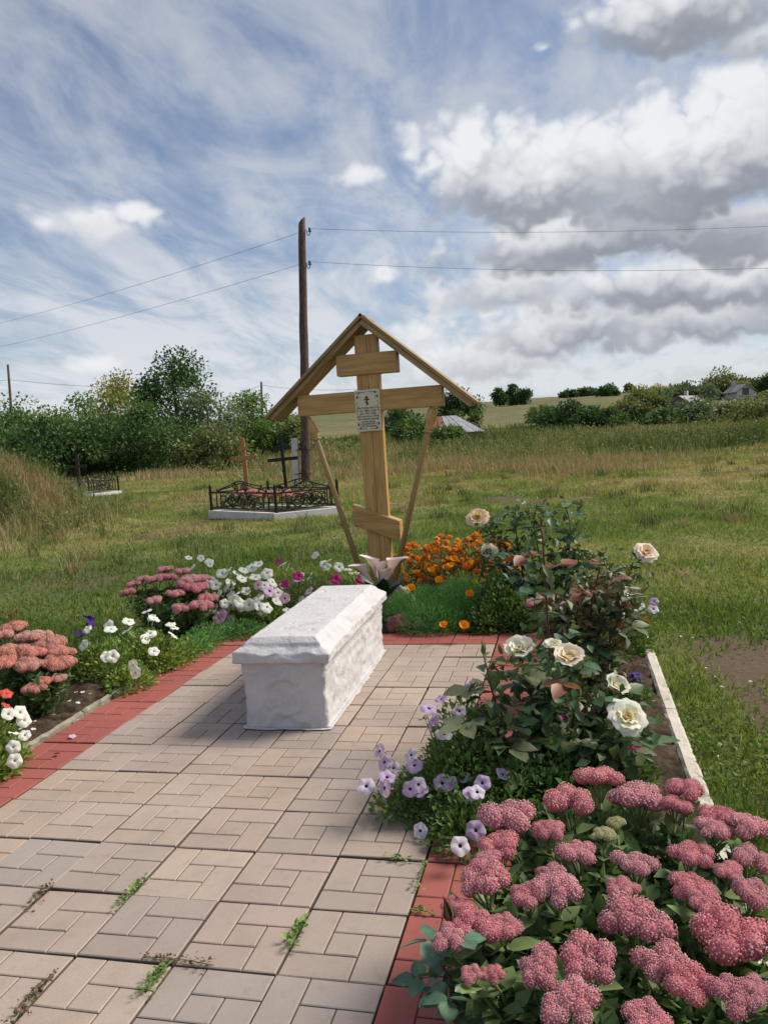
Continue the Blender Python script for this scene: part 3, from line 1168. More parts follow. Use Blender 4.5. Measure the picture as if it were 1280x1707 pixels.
# ------------------------------------------------------------------ fenced grave plot in the meadow
M_PAINT = mat('whitewashed_kerb', [(0.58, 0.56, 0.53), (0.66, 0.645, 0.615)], nscale=5, rough=0.85, bump=0.3, dirt=((0.33, 0.31, 0.27), 6, 0.55, 0.75))
M_BWOOD = mat('orange_pine', [(0.30, 0.155, 0.050), (0.38, 0.21, 0.08)], nscale=5, stretch=(8, 8, .8), rough=0.5)


def spiral(b, cx, cz, r, turns, a0, rad, sgn=1, n=22):
    pts = []
    for i in range(n):
        t = i / (n - 1)
        a = a0 + sgn * t * turns * 2 * PI
        q = r * (1 - 0.72 * t)
        pts.append((cx + q * math.cos(a), 0, cz + q * math.sin(a)))
    b.tube(pts, rad, 5)


def fence_panel(L, h=0.44):
    """returns list of (name, mesh) along +X from 0..L"""
    out = []
    b = MB()
    b.tube([(0, 0, 0.05), (L, 0, 0.05)], 0.014, 6)
    out.append(('rail', b.mesh('rail', M_IRON)))
    b = MB()
    b.tube([(0, 0, h - 0.08), (L, 0, h - 0.08)], 0.015, 6)
    out.append(('rail', b.mesh('rail', M_IRON)))
    for x in (0.10 * L, 0.17 * L, 0.83 * L, 0.90 * L):
        b = MB()
        b.tube([(x, 0, 0.04), (x, 0, h - 0.08)], 0.012, 6)
        out.append(('bar', b.mesh('bar', M_IRON)))
    b = MB()
    b.tube(bez([(0.12 * L, 0, h - 0.07), (0.16 * L, 0, h - 0.03), (0.3 * L, 0, h + 0.02), (0.5 * L, 0, h + 0.10), (0.7 * L, 0, h + 0.02), (0.84 * L, 0, h - 0.03), (0.88 * L, 0, h - 0.07)], 24), 0.013, 6)
    spiral(b, 0.44 * L, h - 0.005, 0.07, 1.1, PI / 2, 0.012, 1)
    spiral(b, 0.56 * L, h - 0.005, 0.07, 1.1, PI / 2, 0.012, -1)
    spiral(b, 0.12 * L, h - 0.04, 0.03, 1, -PI / 2, 0.011, 1, 12)
    spiral(b, 0.88 * L, h - 0.04, 0.03, 1, -PI / 2, 0.011, -1, 12)
    out.append(('crest', b.mesh('crest', M_IRON)))
    zc = (h - 0.03) / 2
    for cx, s in ((0.35, 1), (0.5, -1), (0.65, -1)):
        b = MB()
        r = 0.125
        b.tube([(cx * L + r * math.cos(t), 0, zc + r * math.sin(t)) for t in np.linspace(0, 2 * PI, 23)], 0.012, 5, cap=False)
        spiral(b, cx * L + 0.03 * s, zc + 0.03, 0.075, 1.4, 0, 0.0105, s)
        spiral(b, cx * L - 0.03 * s, zc - 0.03, 0.075, 1.4, PI, 0.0105, s)
        out.append(('scroll', b.mesh('scroll', M_IRON)))
    for cx, s in ((0.235, 1), (0.765, -1)):
        b = MB()
        b.tube(bez([(cx * L - 0.06 * L * s, 0, h - 0.16), (cx * L, 0, h - 0.15), (cx * L + 0.03 * L * s, 0, zc), (cx * L - 0.03 * L * s, 0, 0.12), (cx * L + .04 * L * s, 0, 0.06)], 16), 0.0105, 5)
        spiral(b, cx * L - 0.04 * L * s, zc - 0.07, 0.05, 1.1, 0, 0.010, s, 14)
        out.append(('scroll', b.mesh('scroll', M_IRON)))
    return out


def grave_fence(corners, label, closed=True, base=0.0, skip_curb=False, curb_label=''):
    c = [Vector((x, y, Hs(x, y))) for x, y in corners]
    z = max(q.z for q in c) + base
    root = thing('grave_fence', label, 'fence', (c[0].x, c[0].y, z), group='wrought iron grave fences')
    n = len(c)
    for q in c:
        b = MB()
        b.box((-0.022, -0.022, 0), (0.022, 0.022, 0.48), 0, 0.003)
        b.lathe([(0.02, 0.4801), (0.028, 0.495), (0.02, 0.515), (0.004, 0.535)], Matrix.Identity(4), 8)
        ob('post', b.mesh('post', M_IRON), root, (q.x - c[0].x, q.y - c[0].y, 0))
    for i in range(n if closed else n - 1):
        a, e = c[i], c[(i + 1) % n]
        d = Vector((e.x - a.x, e.y - a.y, 0))
        L = d.length
        k = max(1, round(L / 1.9))
        ang = math.atan2(d.y, d.x)
        for s in range(k):
            pm = fence_panel(L / k)
            par_mesh = pm.pop(0)[1]      # the bottom rail is the panel's own mesh
            par = ob('panel', par_mesh, root, (a.x - c[0].x + d.x * s / k, a.y - c[0].y + d.y * s / k, 0), (0, 0, ang))
            for nm, me in pm:
                ob(nm, me, par)
    # concrete curb under the fence
    ctr = sum((Vector((q.x, q.y, 0)) for q in c), Vector()) / n
    cr = thing('grave_curb', curb_label, 'curb', (ctr.x, ctr.y, z - base), group='white curbs of fenced graves')
    for i in range(n if closed else n - 1):
        a, e = c[i] - ctr, c[(i + 1) % n] - ctr
        d = Vector((e.x - a.x, e.y - a.y, 0))
        L = d.length
        M = Matrix.Translation(((a.x + e.x) / 2, (a.y + e.y) / 2, base / 2 - 0.06)) @ Matrix.Rotation(math.atan2(d.y, d.x), 4, 'Z')
        b = MB()
        b.xbox(M, (L + (0.13 if i % 2 == 0 else -0.135), 0.13, base + 0.115), 0, 0.008)
        ob('curb_beam', b.mesh('curb_beam', M_PAINT), cr)
    return z


FC = (-4.1, 8.52)
FR = (-3.13, 9.228)
FL = (-5.95, 9.75)
FB = (FL[0] + FR[0] - FC[0], FL[1] + FR[1] - FC[1])
grave_fence([FC, FR, FB, FL], 'black scrollwork iron fence around the grave with two small crosses', base=0.14,
            curb_label='whitewashed concrete curb under the fence with two small crosses')
soil_bed('grave_soil', -5.2, -3.95, 9.35, 10.05, base=0.03)


def small_cross(name, label, cat, x, y, hgt, m, bw, arms, lean):
    z = Hs(x, y)
    root = thing(name, label, cat, (x, y, z - 0.2), R_(12))
    b = MB()
    b.box((-bw, -bw * .6, 0), (bw, bw * .6, hgt + 0.2), 0, 0.006)
    ob('post', b.mesh('post', m), root)
    for nm, w, zc, hh, a in arms:
        b = MB()
        M = Matrix.Translation((0, -bw * .62 - 0.011, zc + 0.2)) @ Matrix.Rotation(a, 4, 'Y')
        b.xbox(M, (w, 0.022, hh), 0, 0.004)
        ob(nm, b.mesh(nm, m), root)
    root.rotation_euler = (0, lean, R_(12))


small_cross('grave_cross', 'small orange-brown wooden cross in the fenced grave plot', 'cross', -5.45, 10.50, 1.58, M_BWOOD, 0.045,
            [('top_bar', 0.20, 1.36, 0.08, 0), ('main_bar', 0.54, 1.16, 0.09, 0), ('foot_bar', 0.28, 0.50, 0.10, R_(28))], -0.02)
small_cross('grave_cross', 'small black metal cross in the fenced grave plot', 'cross', -4.30, 9.75, 1.54, M_IRON, 0.032,
            [('top_bar', 0.34, 1.33, 0.065, 0), ('main_bar', 0.60, 1.10, 0.068, 0), ('foot_bar', 0.36, 0.50, 0.065, R_(30))], -0.035)

grave_fence([(-13.25, 18.35), (-14.7, 18.9), (-15.5, 17.0), (-14.0, 16.45)], 'small black iron grave fence half hidden behind the weedy mound', base=0.12,
            curb_label='whitewashed concrete curb showing beside the weedy mound')
small_cross('grave_cross', 'dark wooden grave cross half hidden behind the weedy mound', 'cross', -13.9, 17.2, 1.35, mat('dark_wood', [(0.05, 0.035, 0.025)], rough=0.8), 0.05,
            [('main_bar', 0.6, 1.0, 0.09, 0), ('top_bar', 0.25, 1.2, 0.08, 0)], 0.0)

# ------------------------------------------------------------------ far buildings
M_WALLD = mat('grey_boards', [(0.16, 0.14, 0.12), (0.22, 0.20, 0.17)], nscale=3, stretch=(6, 6, .6), rough=0.9)
M_SHEETW = mat('pale_roof_sheet', [(0.26, 0.26, 0.28), (0.40, 0.40, 0.42)], nscale=2, rough=0.5)
M_SHEETR = mat('rust_red_roof_sheet', [(0.17, 0.06, 0.048), (0.25, 0.10, 0.075)], nscale=2, rough=0.6)
M_SHEETG = mat('grey_roof_sheet', [(0.22, 0.22, 0.235), (0.30, 0.29, 0.30)], nscale=2, rough=0.6)
M_PANE = mat('dark_window_pane', [(0.02, 0.025, 0.03)], rough=0.15, spec=0.6)


def barn():
    x, y = -9.5, 63.5
    z0 = Hs(x, y)
    root = thing('barn', 'low barn with a patched white and red sheet-metal hipped roof', 'barn', (x, y, z0), R_(12.9))
    W, Dp, hw, hr = 7.2, 5.2, 0.6, 1.5
    b = MB()
    b.box((-W / 2 + .35, -Dp / 2 + .35, -0.5), (W / 2 - .35, Dp / 2 - .35, hw))
    ob('wall', b.mesh('wall', M_WALLD), root)
    rl = 2.9      # ridge length
    n = 9
    k = 0
    # front slope strips
    for side in (-1, 1):
        for i in range(n):
            t0, t1 = i / n, (i + 1) / n - 0.012
            e0 = Vector((-W / 2 + W * t0, side * Dp / 2, hw))
            e1 = Vector((-W / 2 + W * t1, side * Dp / 2, hw))
            r0 = Vector((-rl / 2 + rl * t0, 0, hw + hr))
            r1 = Vector((-rl / 2 + rl * t1, 0, hw + hr))
            up = Vector((0, side * 0.4, 0.9)) * (0.02 + 0.02 * (i % 2))
            b = MB()
            v = [e0, e1, r1, r0]
            v = [q + up for q in v] + [q + up * 0.2 for q in v]
            f = [(0, 1, 2, 3), (7, 6, 5, 4), (0, 4, 5, 1), (1, 5, 6, 2), (2, 6, 7, 3), (3, 7, 4, 0)]
            b.add(v, f)
            m = M_SHEETR if i in (3, 4, 5) and side < 0 else M_SHEETW
            if i in (5,) and side < 0:
                m = M_SHEETW
            ob('roof_sheet', b.mesh('roof_sheet', m), root)
        for i in range(6):
            t0, t1 = i / 6, (i + 1) / 6 - 0.015
            e0 = Vector((side * W / 2, -Dp / 2 + Dp * t0, hw))
            e1 = Vector((side * W / 2, -Dp / 2 + Dp * t1, hw))
            a = Vector((side * rl / 2, 0, hw + hr))
            a0 = a + Vector((0, -0.05, 0))
            a1 = a + Vector((0, 0.05, 0))
            up = Vector((side * 0.4, 0, 0.9)) * (0.02 + 0.02 * (i % 2))
            b = MB()
            v = [e0, e1, a1, a0]
            v = [q + up for q in v] + [q + up * 0.2 for q in v]
            f = [(0, 1, 2, 3), (7, 6, 5, 4), (0, 4, 5, 1), (1, 5, 6, 2), (2, 6, 7, 3), (3, 7, 4, 0)]
            b.add(v, f)
            ob('roof_sheet', b.mesh('roof_sheet', M_SHEETW if i % 3 else M_SHEETG), root)


barn()


def house(x, y, z, rz, label, W, Dp, hw, hr, mw, mr, chim):
    root = thing('house', label, 'house', (x, y, z), rz)
    b = MB()
    b.box((-W / 2, -Dp / 2, -1), (W / 2, Dp / 2, hw))
    b.add([(-W / 2, -Dp / 2, hw), (W / 2, -Dp / 2, hw), (0, -Dp / 2, hw + hr), (-W / 2, Dp / 2, hw), (W / 2, Dp / 2, hw), (0, Dp / 2, hw + hr)], [(0, 1, 2), (3, 5, 4)])
    ob('wall', b.mesh('wall', mw), root)
    for s in (-1, 1):
        b = MB()
        o = 0.35
        e0 = Vector((s * (W / 2 + o), -Dp / 2 - o, hw - hr * o / (W / 2)))
        e1 = Vector((s * (W / 2 + o), Dp / 2 + o, hw - hr * o / (W / 2)))
        r0 = Vector((0, -Dp / 2 - o, hw + hr))
        r1 = Vector((0, Dp / 2 + o, hw + hr))
        v = [e0, e1, r1, r0]
        v = [q + Vector((0, 0, 0.10)) for q in v] + [q + Vector((0, 0, 0.01)) for q in v]
        b.add(v, [(0, 1, 2, 3), (7, 6, 5, 4), (0, 4, 5, 1), (1, 5, 6, 2), (2, 6, 7, 3), (3, 7, 4, 0)])
        rf = ob('roof', b.mesh('roof', mr), root)
    if chim:
        b = MB()
        b.box((-0.7, 0.6, hw + hr * .5), (-0.25, 1.05, hw + hr + 0.8))
        ob('chimney', b.mesh('chimney', M_CONC), rf)
    b = MB()
    b.box((-0.5, -Dp / 2 - 0.04, 0.8), (0.5, -Dp / 2 - 0.003, 1.9))
    ob('window', b.mesh('window', M_PANE), root)


house(26.8, 126.0, Hs(26.8, 126) - 0.35, R_(14), 'distant small white gabled house among the bushes at right', 2.6, 4, 1.5, 0.9, M_PAINT, M_SHEETG, True)
house(17.4, 112.0, Hs(17.4, 112) - 1.9, R_(-30), 'distant grey-roofed house with a chimney half hidden by bushes', 4.0, 5, 1.9, 1.3, M_WALLD, M_SHEETG, True)

# ------------------------------------------------------------------ vegetation helpers
def leafcloud(P, Dn, size, aspect, tint, fold=0.25, rng=RNG, curl=0.0):
    """folded diamond leaves. P (N,3) base points, Dn (N,3) directions, size (N)"""
    N = len(P)
    Dn = Dn / np.linalg.norm(Dn, axis=1, keepdims=True)
    r = rng.normal(size=(N, 3)) * 0.6 + np.array([0, 0, 1.0])
    X = np.cross(Dn, r)
    X /= np.linalg.norm(X, axis=1, keepdims=True) + 1e-9
    Z = np.cross(X, Dn)
    s = size[:, None]
    a = P
    mid = P + Dn * s * 0.5
    l = mid - X * s * aspect * 0.5 + Z * s * fold * 0.5
    rr = mid + X * s * aspect * 0.5 + Z * s * fold * 0.5
    tip = P + Dn * s - Z * s * curl
    co = np.stack([a, l, tip, rr], 1).reshape(-1, 3)
    i = np.arange(N)[:, None] * 4
    f = np.concatenate([i + np.array([[0, 2, 1]]), i + np.array([[0, 3, 2]])], 1).reshape(-1, 3)
    return co, f, np.repeat(tint, 4)


def unit(n, rng=RNG):
    v = rng.normal(size=(n, 3))
    return v / np.linalg.norm(v, axis=1, keepdims=True)


FOL = {}


def folmat(name, cols, rough=0.6, trans=0.25, spec=0.25, k=2.3):
    cols = [tuple(q * k for q in c) for c in cols]
    return mat('foliage_' + name, cols, rough=rough, attr='tint', trans=trans, spec=spec)


F_DARK = folmat('dark', [(0.010, 0.022, 0.009), (0.026, 0.056, 0.018), (0.058, 0.095, 0.028)])
F_MID = folmat('mid', [(0.022, 0.045, 0.012), (0.048, 0.088, 0.022), (0.095, 0.135, 0.035)])
F_OLIVE = folmat('olive', [(0.035, 0.048, 0.018), (0.075, 0.092, 0.034), (0.135, 0.142, 0.055)])
F_YELL = folmat('yellowing', [(0.06, 0.065, 0.018), (0.13, 0.13, 0.035), (0.22, 0.19, 0.055)])
F_GREY = folmat('greygreen', [(0.030, 0.045, 0.026), (0.060, 0.085, 0.046), (0.105, 0.13, 0.075)])
M_BARK = mat('bark', [(0.05, 0.04, 0.03), (0.10, 0.08, 0.06)], nscale=8, rough=0.95, stretch=(4, 4, .6), bump=0.5)


def tree(name, label, x, y, ztop, width, m, leaves, leaf, group, clumps=26, trunk=0.12, low=0.12, sparse=1.0, seed=1, columnar=False, depth=None):
    rng = np.random.default_rng(seed * 101 + 7)
    z0 = Hs(x, y)
    Ht = ztop - z0
    root = thing(name, label, 'tree' if 'tree' in name else 'bush', (x, y, z0 - 0.1), group=group)
    dp = depth or width * 0.8
    # clumps through the crown volume
    C = []
    for i in range(clumps):
        u = unit(1, rng)[0]
        rad = rng.uniform(0.35, 1.0) ** 0.6
        h = low + (1 - low) * (0.5 + 0.5 * u[2] * rad)
        taper = 1.0
        if columnar:
            taper = 0.25 + 0.75 * math.sin(min(1, (1 - h) * 1.25 + 0.12) * PI * 0.5)
        else:
            taper = math.sqrt(max(0.05, 1 - max(0, (h - 0.45) / 0.6) ** 2)) * (0.8 + 0.2 * min(1, h / 0.2))
        C.append((u[0] * rad * width * 0.5 * taper, u[1] * rad * dp * 0.5 * taper, h * Ht))
    C = np.array(C)
    C[0] = (0, 0, Ht * 0.93)
    cs = rng.uniform(0.55, 1.25, clumps) * (0.115 * (width + Ht)) * sparse
    ct = rng.uniform(-0.34, 0.34, clumps)
    k = rng.integers(0, clumps, leaves)
    u = unit(leaves, rng) * (rng.uniform(0, 1, leaves) ** 0.5)[:, None]
    P = C[k] + u * cs[k][:, None] * np.array([1.15, 1.15, 0.8])
    P[:, 2] = np.maximum(P[:, 2], 0.05 + rng.uniform(0, 0.3, leaves))
    Dn = u + unit(leaves, rng) * 0.7 + np.array([0, 0, -0.15])
    sz = leaf * rng.uniform(0.6, 1.35, leaves)
    tint = np.clip(0.48 + ct[k] + rng.normal(0, 0.17, leaves), 0, 1)
    co, f, tn = leafcloud(P, Dn, sz, 0.62, tint, rng=rng)
    ob('crown', bigmesh('crown', co, f, 3, m, tn), root)
    b = MB()
    hh = Ht * 0.8
    b.tube(bez([(0, 0, 0), (0.02 * hh, 0.02 * hh, hh * .4), (-.02 * hh, 0, hh)], 7), [trunk * (1 - 0.8 * i / 6) for i in range(7)], 7)
    for i in range(min(9, clumps)):
        q = C[i]
        s = Vector((0, 0, hh * rng.uniform(0.08, 0.5)))
        b.tube(bez([s, Vector((q[0] * .5, q[1] * .5, (s.z + q[2]) * .5)), Vector(q)], 5), [trunk * .5, trunk * .42, trunk * .33, trunk * .22, trunk * .1], 5)
    ob('trunk', b.mesh('trunk', M_BARK, True), root)
    return root


G1 = 'bushes and trees of the thicket at left'
tree('thicket_bush', 'dark green bush filling the left edge behind the weedy mound', -34.2, 40.8, 5.0, 8.5, F_MID, 13000, 0.21, G1, seed=1, low=0.02)
tree('thicket_bush', 'broad mid-green bush left of the yellowing poplar', -29.9, 42.2, 5.3, 7.5, F_MID, 13000, 0.21, G1, seed=2, low=0.02)
tree('thicket_tree', 'yellowing slender tree showing above the middle of the thicket', -31.2, 49.0, 7.3, 5.0, F_YELL, 5200, 0.24, G1, seed=3, low=0.3, trunk=0.16)
tree('thicket_tree', 'tallest dark tree rising from the thicket at left', -25.7, 47.0, 8.3, 5.0, F_DARK, 7500, 0.24, G1, seed=4, low=0.25, trunk=0.2, clumps=34, sparse=.8)
tree('thicket_bush', 'rounded dark bush in front of the tallest thicket tree', -25.6, 40.5, 4.8, 6.8, F_DARK, 12000, 0.21, G1, seed=5, low=0.02)
tree('thicket_bush', 'grey-brown thin bush right of the tallest thicket tree', -22.6, 45.5, 5.0, 4.8, F_GREY, 4200, 0.22, G1, seed=6, low=0.05, sparse=1.1)
tree('thicket_bush', 'bright green bush at the right end of the thicket', -21.9, 51.0, 5.0, 6.2, F_MID, 11000, 0.21, G1, seed=7, low=0.03)
tree('thicket_bush', 'low dark bush at the foot of the thicket behind the mound', -29.0, 36.4, 3.6, 6.5, F_DARK, 7500, 0.24, G1, seed=8, low=0.0)
tree('thicket_bush', 'low olive bush at the foot of the thicket near the wooden grave cross', -20.2, 40.5, 2.7, 5.0, F_OLIVE, 4500, 0.22, G1, seed=9, low=0.0)
tree('thicket_bush', 'low green bush between the thicket end and the tall pole', -18.2, 50.5, 2.9, 4.5, F_OLIVE, 3500, 0.24, G1, seed=10, low=0.0)
G2 = 'bushes along the far edge of the meadow'
tree('meadow_bush', 'long dark willow bush right of the barn roof', 1.5, 69.3, 3.2, 6.8, F_DARK, 7000, 0.30, G2, seed=11, low=0.0, clumps=30)
tree('meadow_bush', 'rounded olive bush standing tallest in the far bush row', 8.0, 75.5, 4.15, 5.6, F_OLIVE, 6000, 0.30, G2, seed=12, low=0.0)
tree('meadow_bush', 'grey-green bush right of the rounded olive bush', 12.3, 66.5, 2.7, 5.5, F_GREY, 5500, 0.27, G2, seed=13, low=0.0)
tree('meadow_bush', 'wide dull bush at the right end of the far bush row', 17.0, 64.5, 2.6, 6.0, F_OLIVE, 5500, 0.27, G2, seed=14, low=0.0)
tree('meadow_bush', 'small dark bush filling the gap left of the rounded olive bush', 4.6, 68.0, 2.5, 3.6, F_DARK, 3000, 0.27, G2, seed=15, low=0.0)
tree('meadow_bush', 'low dark bush in front of the rounded olive bush', 8.8, 63.5, 1.9, 4.2, F_DARK, 3200, 0.25, G2, seed=16, low=0.0)
tree('meadow_bush', 'small bush just left of the barn roof by the cross brace', -10.9, 58.5, 2.75, 3.2, F_MID, 3200, 0.22, G2, seed=17, low=0.0)
tree('meadow_bush', 'round bush right below the barn roof', -8.1, 57.5, 2.0, 2.9, F_MID, 2600, 0.22, G2, seed=18, low=0.0)
tree('meadow_bush', 'dark thicket of bushes seen under the left arm of the wooden cross', -14.6, 70.5, 3.9, 5.5, F_DARK, 5500, 0.3, G2, seed=19, low=0.0)
tree('meadow_tree', 'dark round tree behind the barn under the cross roof', -9.2, 73.6, 5.4, 4.6, F_DARK, 6000, 0.28, G2, seed=20, low=0.02, trunk=.15)
tree('meadow_bush', 'pale scrub bush low on the slope above the long willow bush', -1.6, 92.0, 3.9, 4.0, F_OLIVE, 2500, 0.3, G2, seed=33, low=0.0)
G3 = 'bushes on the slope at right'
tree('slope_bush', 'dark green bushy mass left of the distant white house', 18.8, 124.0, 6.0, 9.0, F_GREY, 5000, 0.45, G3, seed=21, low=0.0)
tree('slope_tree', 'tall bushy tree behind the distant white house', 25.6, 132.0, 8.1, 8.0, F_OLIVE, 5000, 0.45, G3, seed=22, low=0.0)
tree('slope_bush', 'dark bushy mass right of the distant white house', 33.0, 126.0, 7.2, 9.5, F_DARK, 5000, 0.45, G3, seed=23, low=0.0)
tree('slope_bush', 'yellow-green bush on the slope above the grey-roofed house', 16.5, 140.0, 7.0, 6.0, F_YELL, 2600, 0.45, G3, seed=24, low=0.0)
tree('slope_bush', 'small dark bush low on the slope beside the grey-roofed house', 13.4, 112.0, 4.4, 5.5, F_DARK, 3000, 0.4, G3, seed=34, low=0.0)
G4 = 'distant trees on the skyline'
tree('skyline_tree', 'tallest of the three distant poplars on the hill', -12.2, 204.0, 12.4, 4.6, F_DARK, 2600, 0.6, G4, seed=25, columnar=True, low=.05, trunk=.2)
tree('skyline_tree', 'left one of the three distant poplars on the hill', -15.0, 199.0, 11.5, 3.6, F_DARK, 1800, 0.6, G4, seed=26, columnar=True, low=.05, trunk=.2)
tree('skyline_tree', 'right one of the three distant poplars on the hill', -8.8, 199.7, 11.0, 3.4, F_DARK, 1800, 0.6, G4, seed=27, columnar=True, low=.05, trunk=.2)
tree('skyline_bush', 'low dark clump on the skyline right of the poplars', 2.3, 264.0, 12.3, 7.5, F_DARK, 2200, 0.7, G4, seed=28, low=0.0)
tree('skyline_bush', 'second low dark clump on the skyline left of the round tree', 8.0, 265.6, 12.9, 6.0, F_DARK, 2200, 0.7, G4, seed=29, low=0.0)
tree('skyline_tree', 'round dark tree alone on the hill below the skyline', 13.2, 236.0, 11.7, 7.0, F_DARK, 3000, 0.65, G4, seed=30, low=.0)
tree('skyline_tree', 'small reddish tree on the skyline right of the round tree', 21.3, 268.9, 13.3, 3.0, F_OLIVE, 1200, 0.6, G4, seed=31, low=.1)
tree('skyline_bush', 'dark clump on the skyline above the distant white house', 73.4, 353.5, 15.6, 8.0, F_DARK, 2000, 0.9, G4, seed=32, low=0.0)
tree('skyline_bush', 'tiny dark clump at the right edge of the skyline', 82.5, 355.5, 15.3, 6.0, F_DARK, 1500, 0.9, G4, seed=35, low=0.0)

# ------------------------------------------------------------------ grass, weeds
M_GRASS = mat('grass_blades', [(0.075, 0.130, 0.028), (0.140, 0.215, 0.050), (0.215, 0.265, 0.080), (0.32, 0.29, 0.135), (0.40, 0.32, 0.19)], attr='tint', rough=0.6, trans=0.42, spec=0.2)
M_WEED = mat('weed_blades', [(0.065, 0.105, 0.032), (0.120, 0.165, 0.055), (0.205, 0.22, 0.092), (0.33, 0.27, 0.145), (0.34, 0.235, 0.15)], attr='tint', rough=0.7, trans=0.25, spec=0.15)


def blades(x, y, z, h, w, tint, lean=0.5, rng=RNG, seg2=False):
    N = len(x)
    a = rng.uniform(0, 2 * PI, N)
    la = rng.uniform(0, 2 * PI, N)
    ll = h * lean * rng.uniform(0.1, 1.0, N)
    dx, dy = np.cos(a) * w * 0.5, np.sin(a) * w * 0.5
    B0 = np.stack([x - dx, y - dy, z], 1)
    B1 = np.stack([x + dx, y + dy, z], 1)
    T = np.stack([x + np.cos(la) * ll, y + np.sin(la) * ll, z + h], 1)
    if not seg2:
        co = np.stack([B0, B1, T], 1).reshape(-1, 3)
        f = np.arange(N * 3).reshape(-1, 3)
        return co, f, np.repeat(tint, 3)
    mx, my = x + np.cos(la) * ll * 0.3, y + np.sin(la) * ll * 0.3
    M0 = np.stack([mx - dx * .75, my - dy * .75, z + h * 0.58], 1)
    M1 = np.stack([mx + dx * .75, my + dy * .75, z + h * 0.58], 1)
    co = np.stack([B0, B1, M0, M1, T], 1).reshape(-1, 3)
    i = np.arange(N)[:, None] * 5
    f = np.concatenate([i + np.array([[0, 1, 3]]), i + np.array([[0, 3, 2]]), i + np.array([[2, 3, 4]])], 1).reshape(-1, 3)
    return co, f, np.repeat(tint, 5)


def polar(n, r0, r1, power=1.0, half=R_(37)):
    r = r0 + (r1 - r0) * RNG.uniform(0, 1, n) ** power
    a = YAW + RNG.uniform(-half, half, n)
    return CAMLOC.x + r * np.sin(a), CAMLOC.y + r * np.cos(a), r


def lawn():
    # near lawn
    x, y, r = polar(500000, 2.2, 42, 1.6)
    bm = bedmask(x, y)
    keep = (bm > 0.06) & (RNG.uniform(0, 1, len(x)) > 1.02 * bare(x, y)) & (RNG.uniform(0, 1, len(x)) < 0.25 + 1.5 * fbm(x * 2.5, y * 2.5, 51))
    keep &= ~((x > -5.9) & (x < -3.2) & (y > 8.7) & (y < 10.9) & (RNG.uniform(0, 1, len(x)) < .5))
    x, y, r = x[keep], y[keep], r[keep]
    z = H(x, y)
    clump = fbm(x * 1.3, y * 1.3, 52)
    tall = np.clip((fbm(x * 0.5, y * 0.5, 53) - 0.5) * 2.5, 0, 1) * sst(5, 10, r)
    h = (0.022 + 0.05 * clump ** 1.5) * RNG.uniform(0.5, 1.3, len(x)) * (1 + 1.2 * tall) * (1 + 0.02 * r)
    d = dry(x, y)
    t = np.clip(0.08 + 0.74 * d + RNG.normal(0, 0.15, len(x)), 0, 1)
    w = 0.0035 + 0.0011 * r
    near = r < 8.5
    c1, f1, t1 = blades(x[near], y[near], z[near] - 0.004, h[near], w[near], t[near], 0.9, seg2=True)
    fr = ~near
    c2, f2, t2 = blades(x[fr], y[fr], z[fr] - 0.004, h[fr], w[fr], t[fr], 0.9)
    co = np.concatenate([c1, c2])
    f = np.concatenate([f1, f2 + len(c1)])
    ob('lawn_grass', bigmesh('lawn_grass', co, f, 3, M_GRASS, np.concatenate([t1, t2])), kind='stuff', label='short patchy green lawn grass around the flower beds', cat='grass')


lawn()


def ground_leaves():
    """broad low lawn weeds (clover, plantain) between the grass"""
    x, y, r = polar(52000, 2.2, 11, 1.2)
    keep = (bedmask(x, y) > 0.06) & (fbm(x * 1.1, y * 1.1, 61) > 0.5) & (RNG.uniform(0, 1, len(x)) > 1.0 * bare(x, y))
    x, y, r = x[keep], y[keep], r[keep]
    P = np.stack([x, y, H(x, y) + 0.005 + RNG.uniform(0, 0.025, len(x))], 1)
    a = RNG.uniform(0, 2 * PI, len(x))
    D = np.stack([np.cos(a), np.sin(a), RNG.uniform(0.05, 0.8, len(x))], 1)
    co, f, t = leafcloud(P, D, RNG.uniform(0.015, 0.035, len(x)), 0.7, np.clip(0.2 + 0.25 * dry(x, y) + RNG.normal(0, .1, len(x)), 0, 1))
    ob('lawn_weeds', bigmesh('lawn_weeds', co, f, 3, M_GRASS, t), kind='stuff', label='low broad-leaved weeds growing through the lawn', cat='weeds')


ground_leaves()


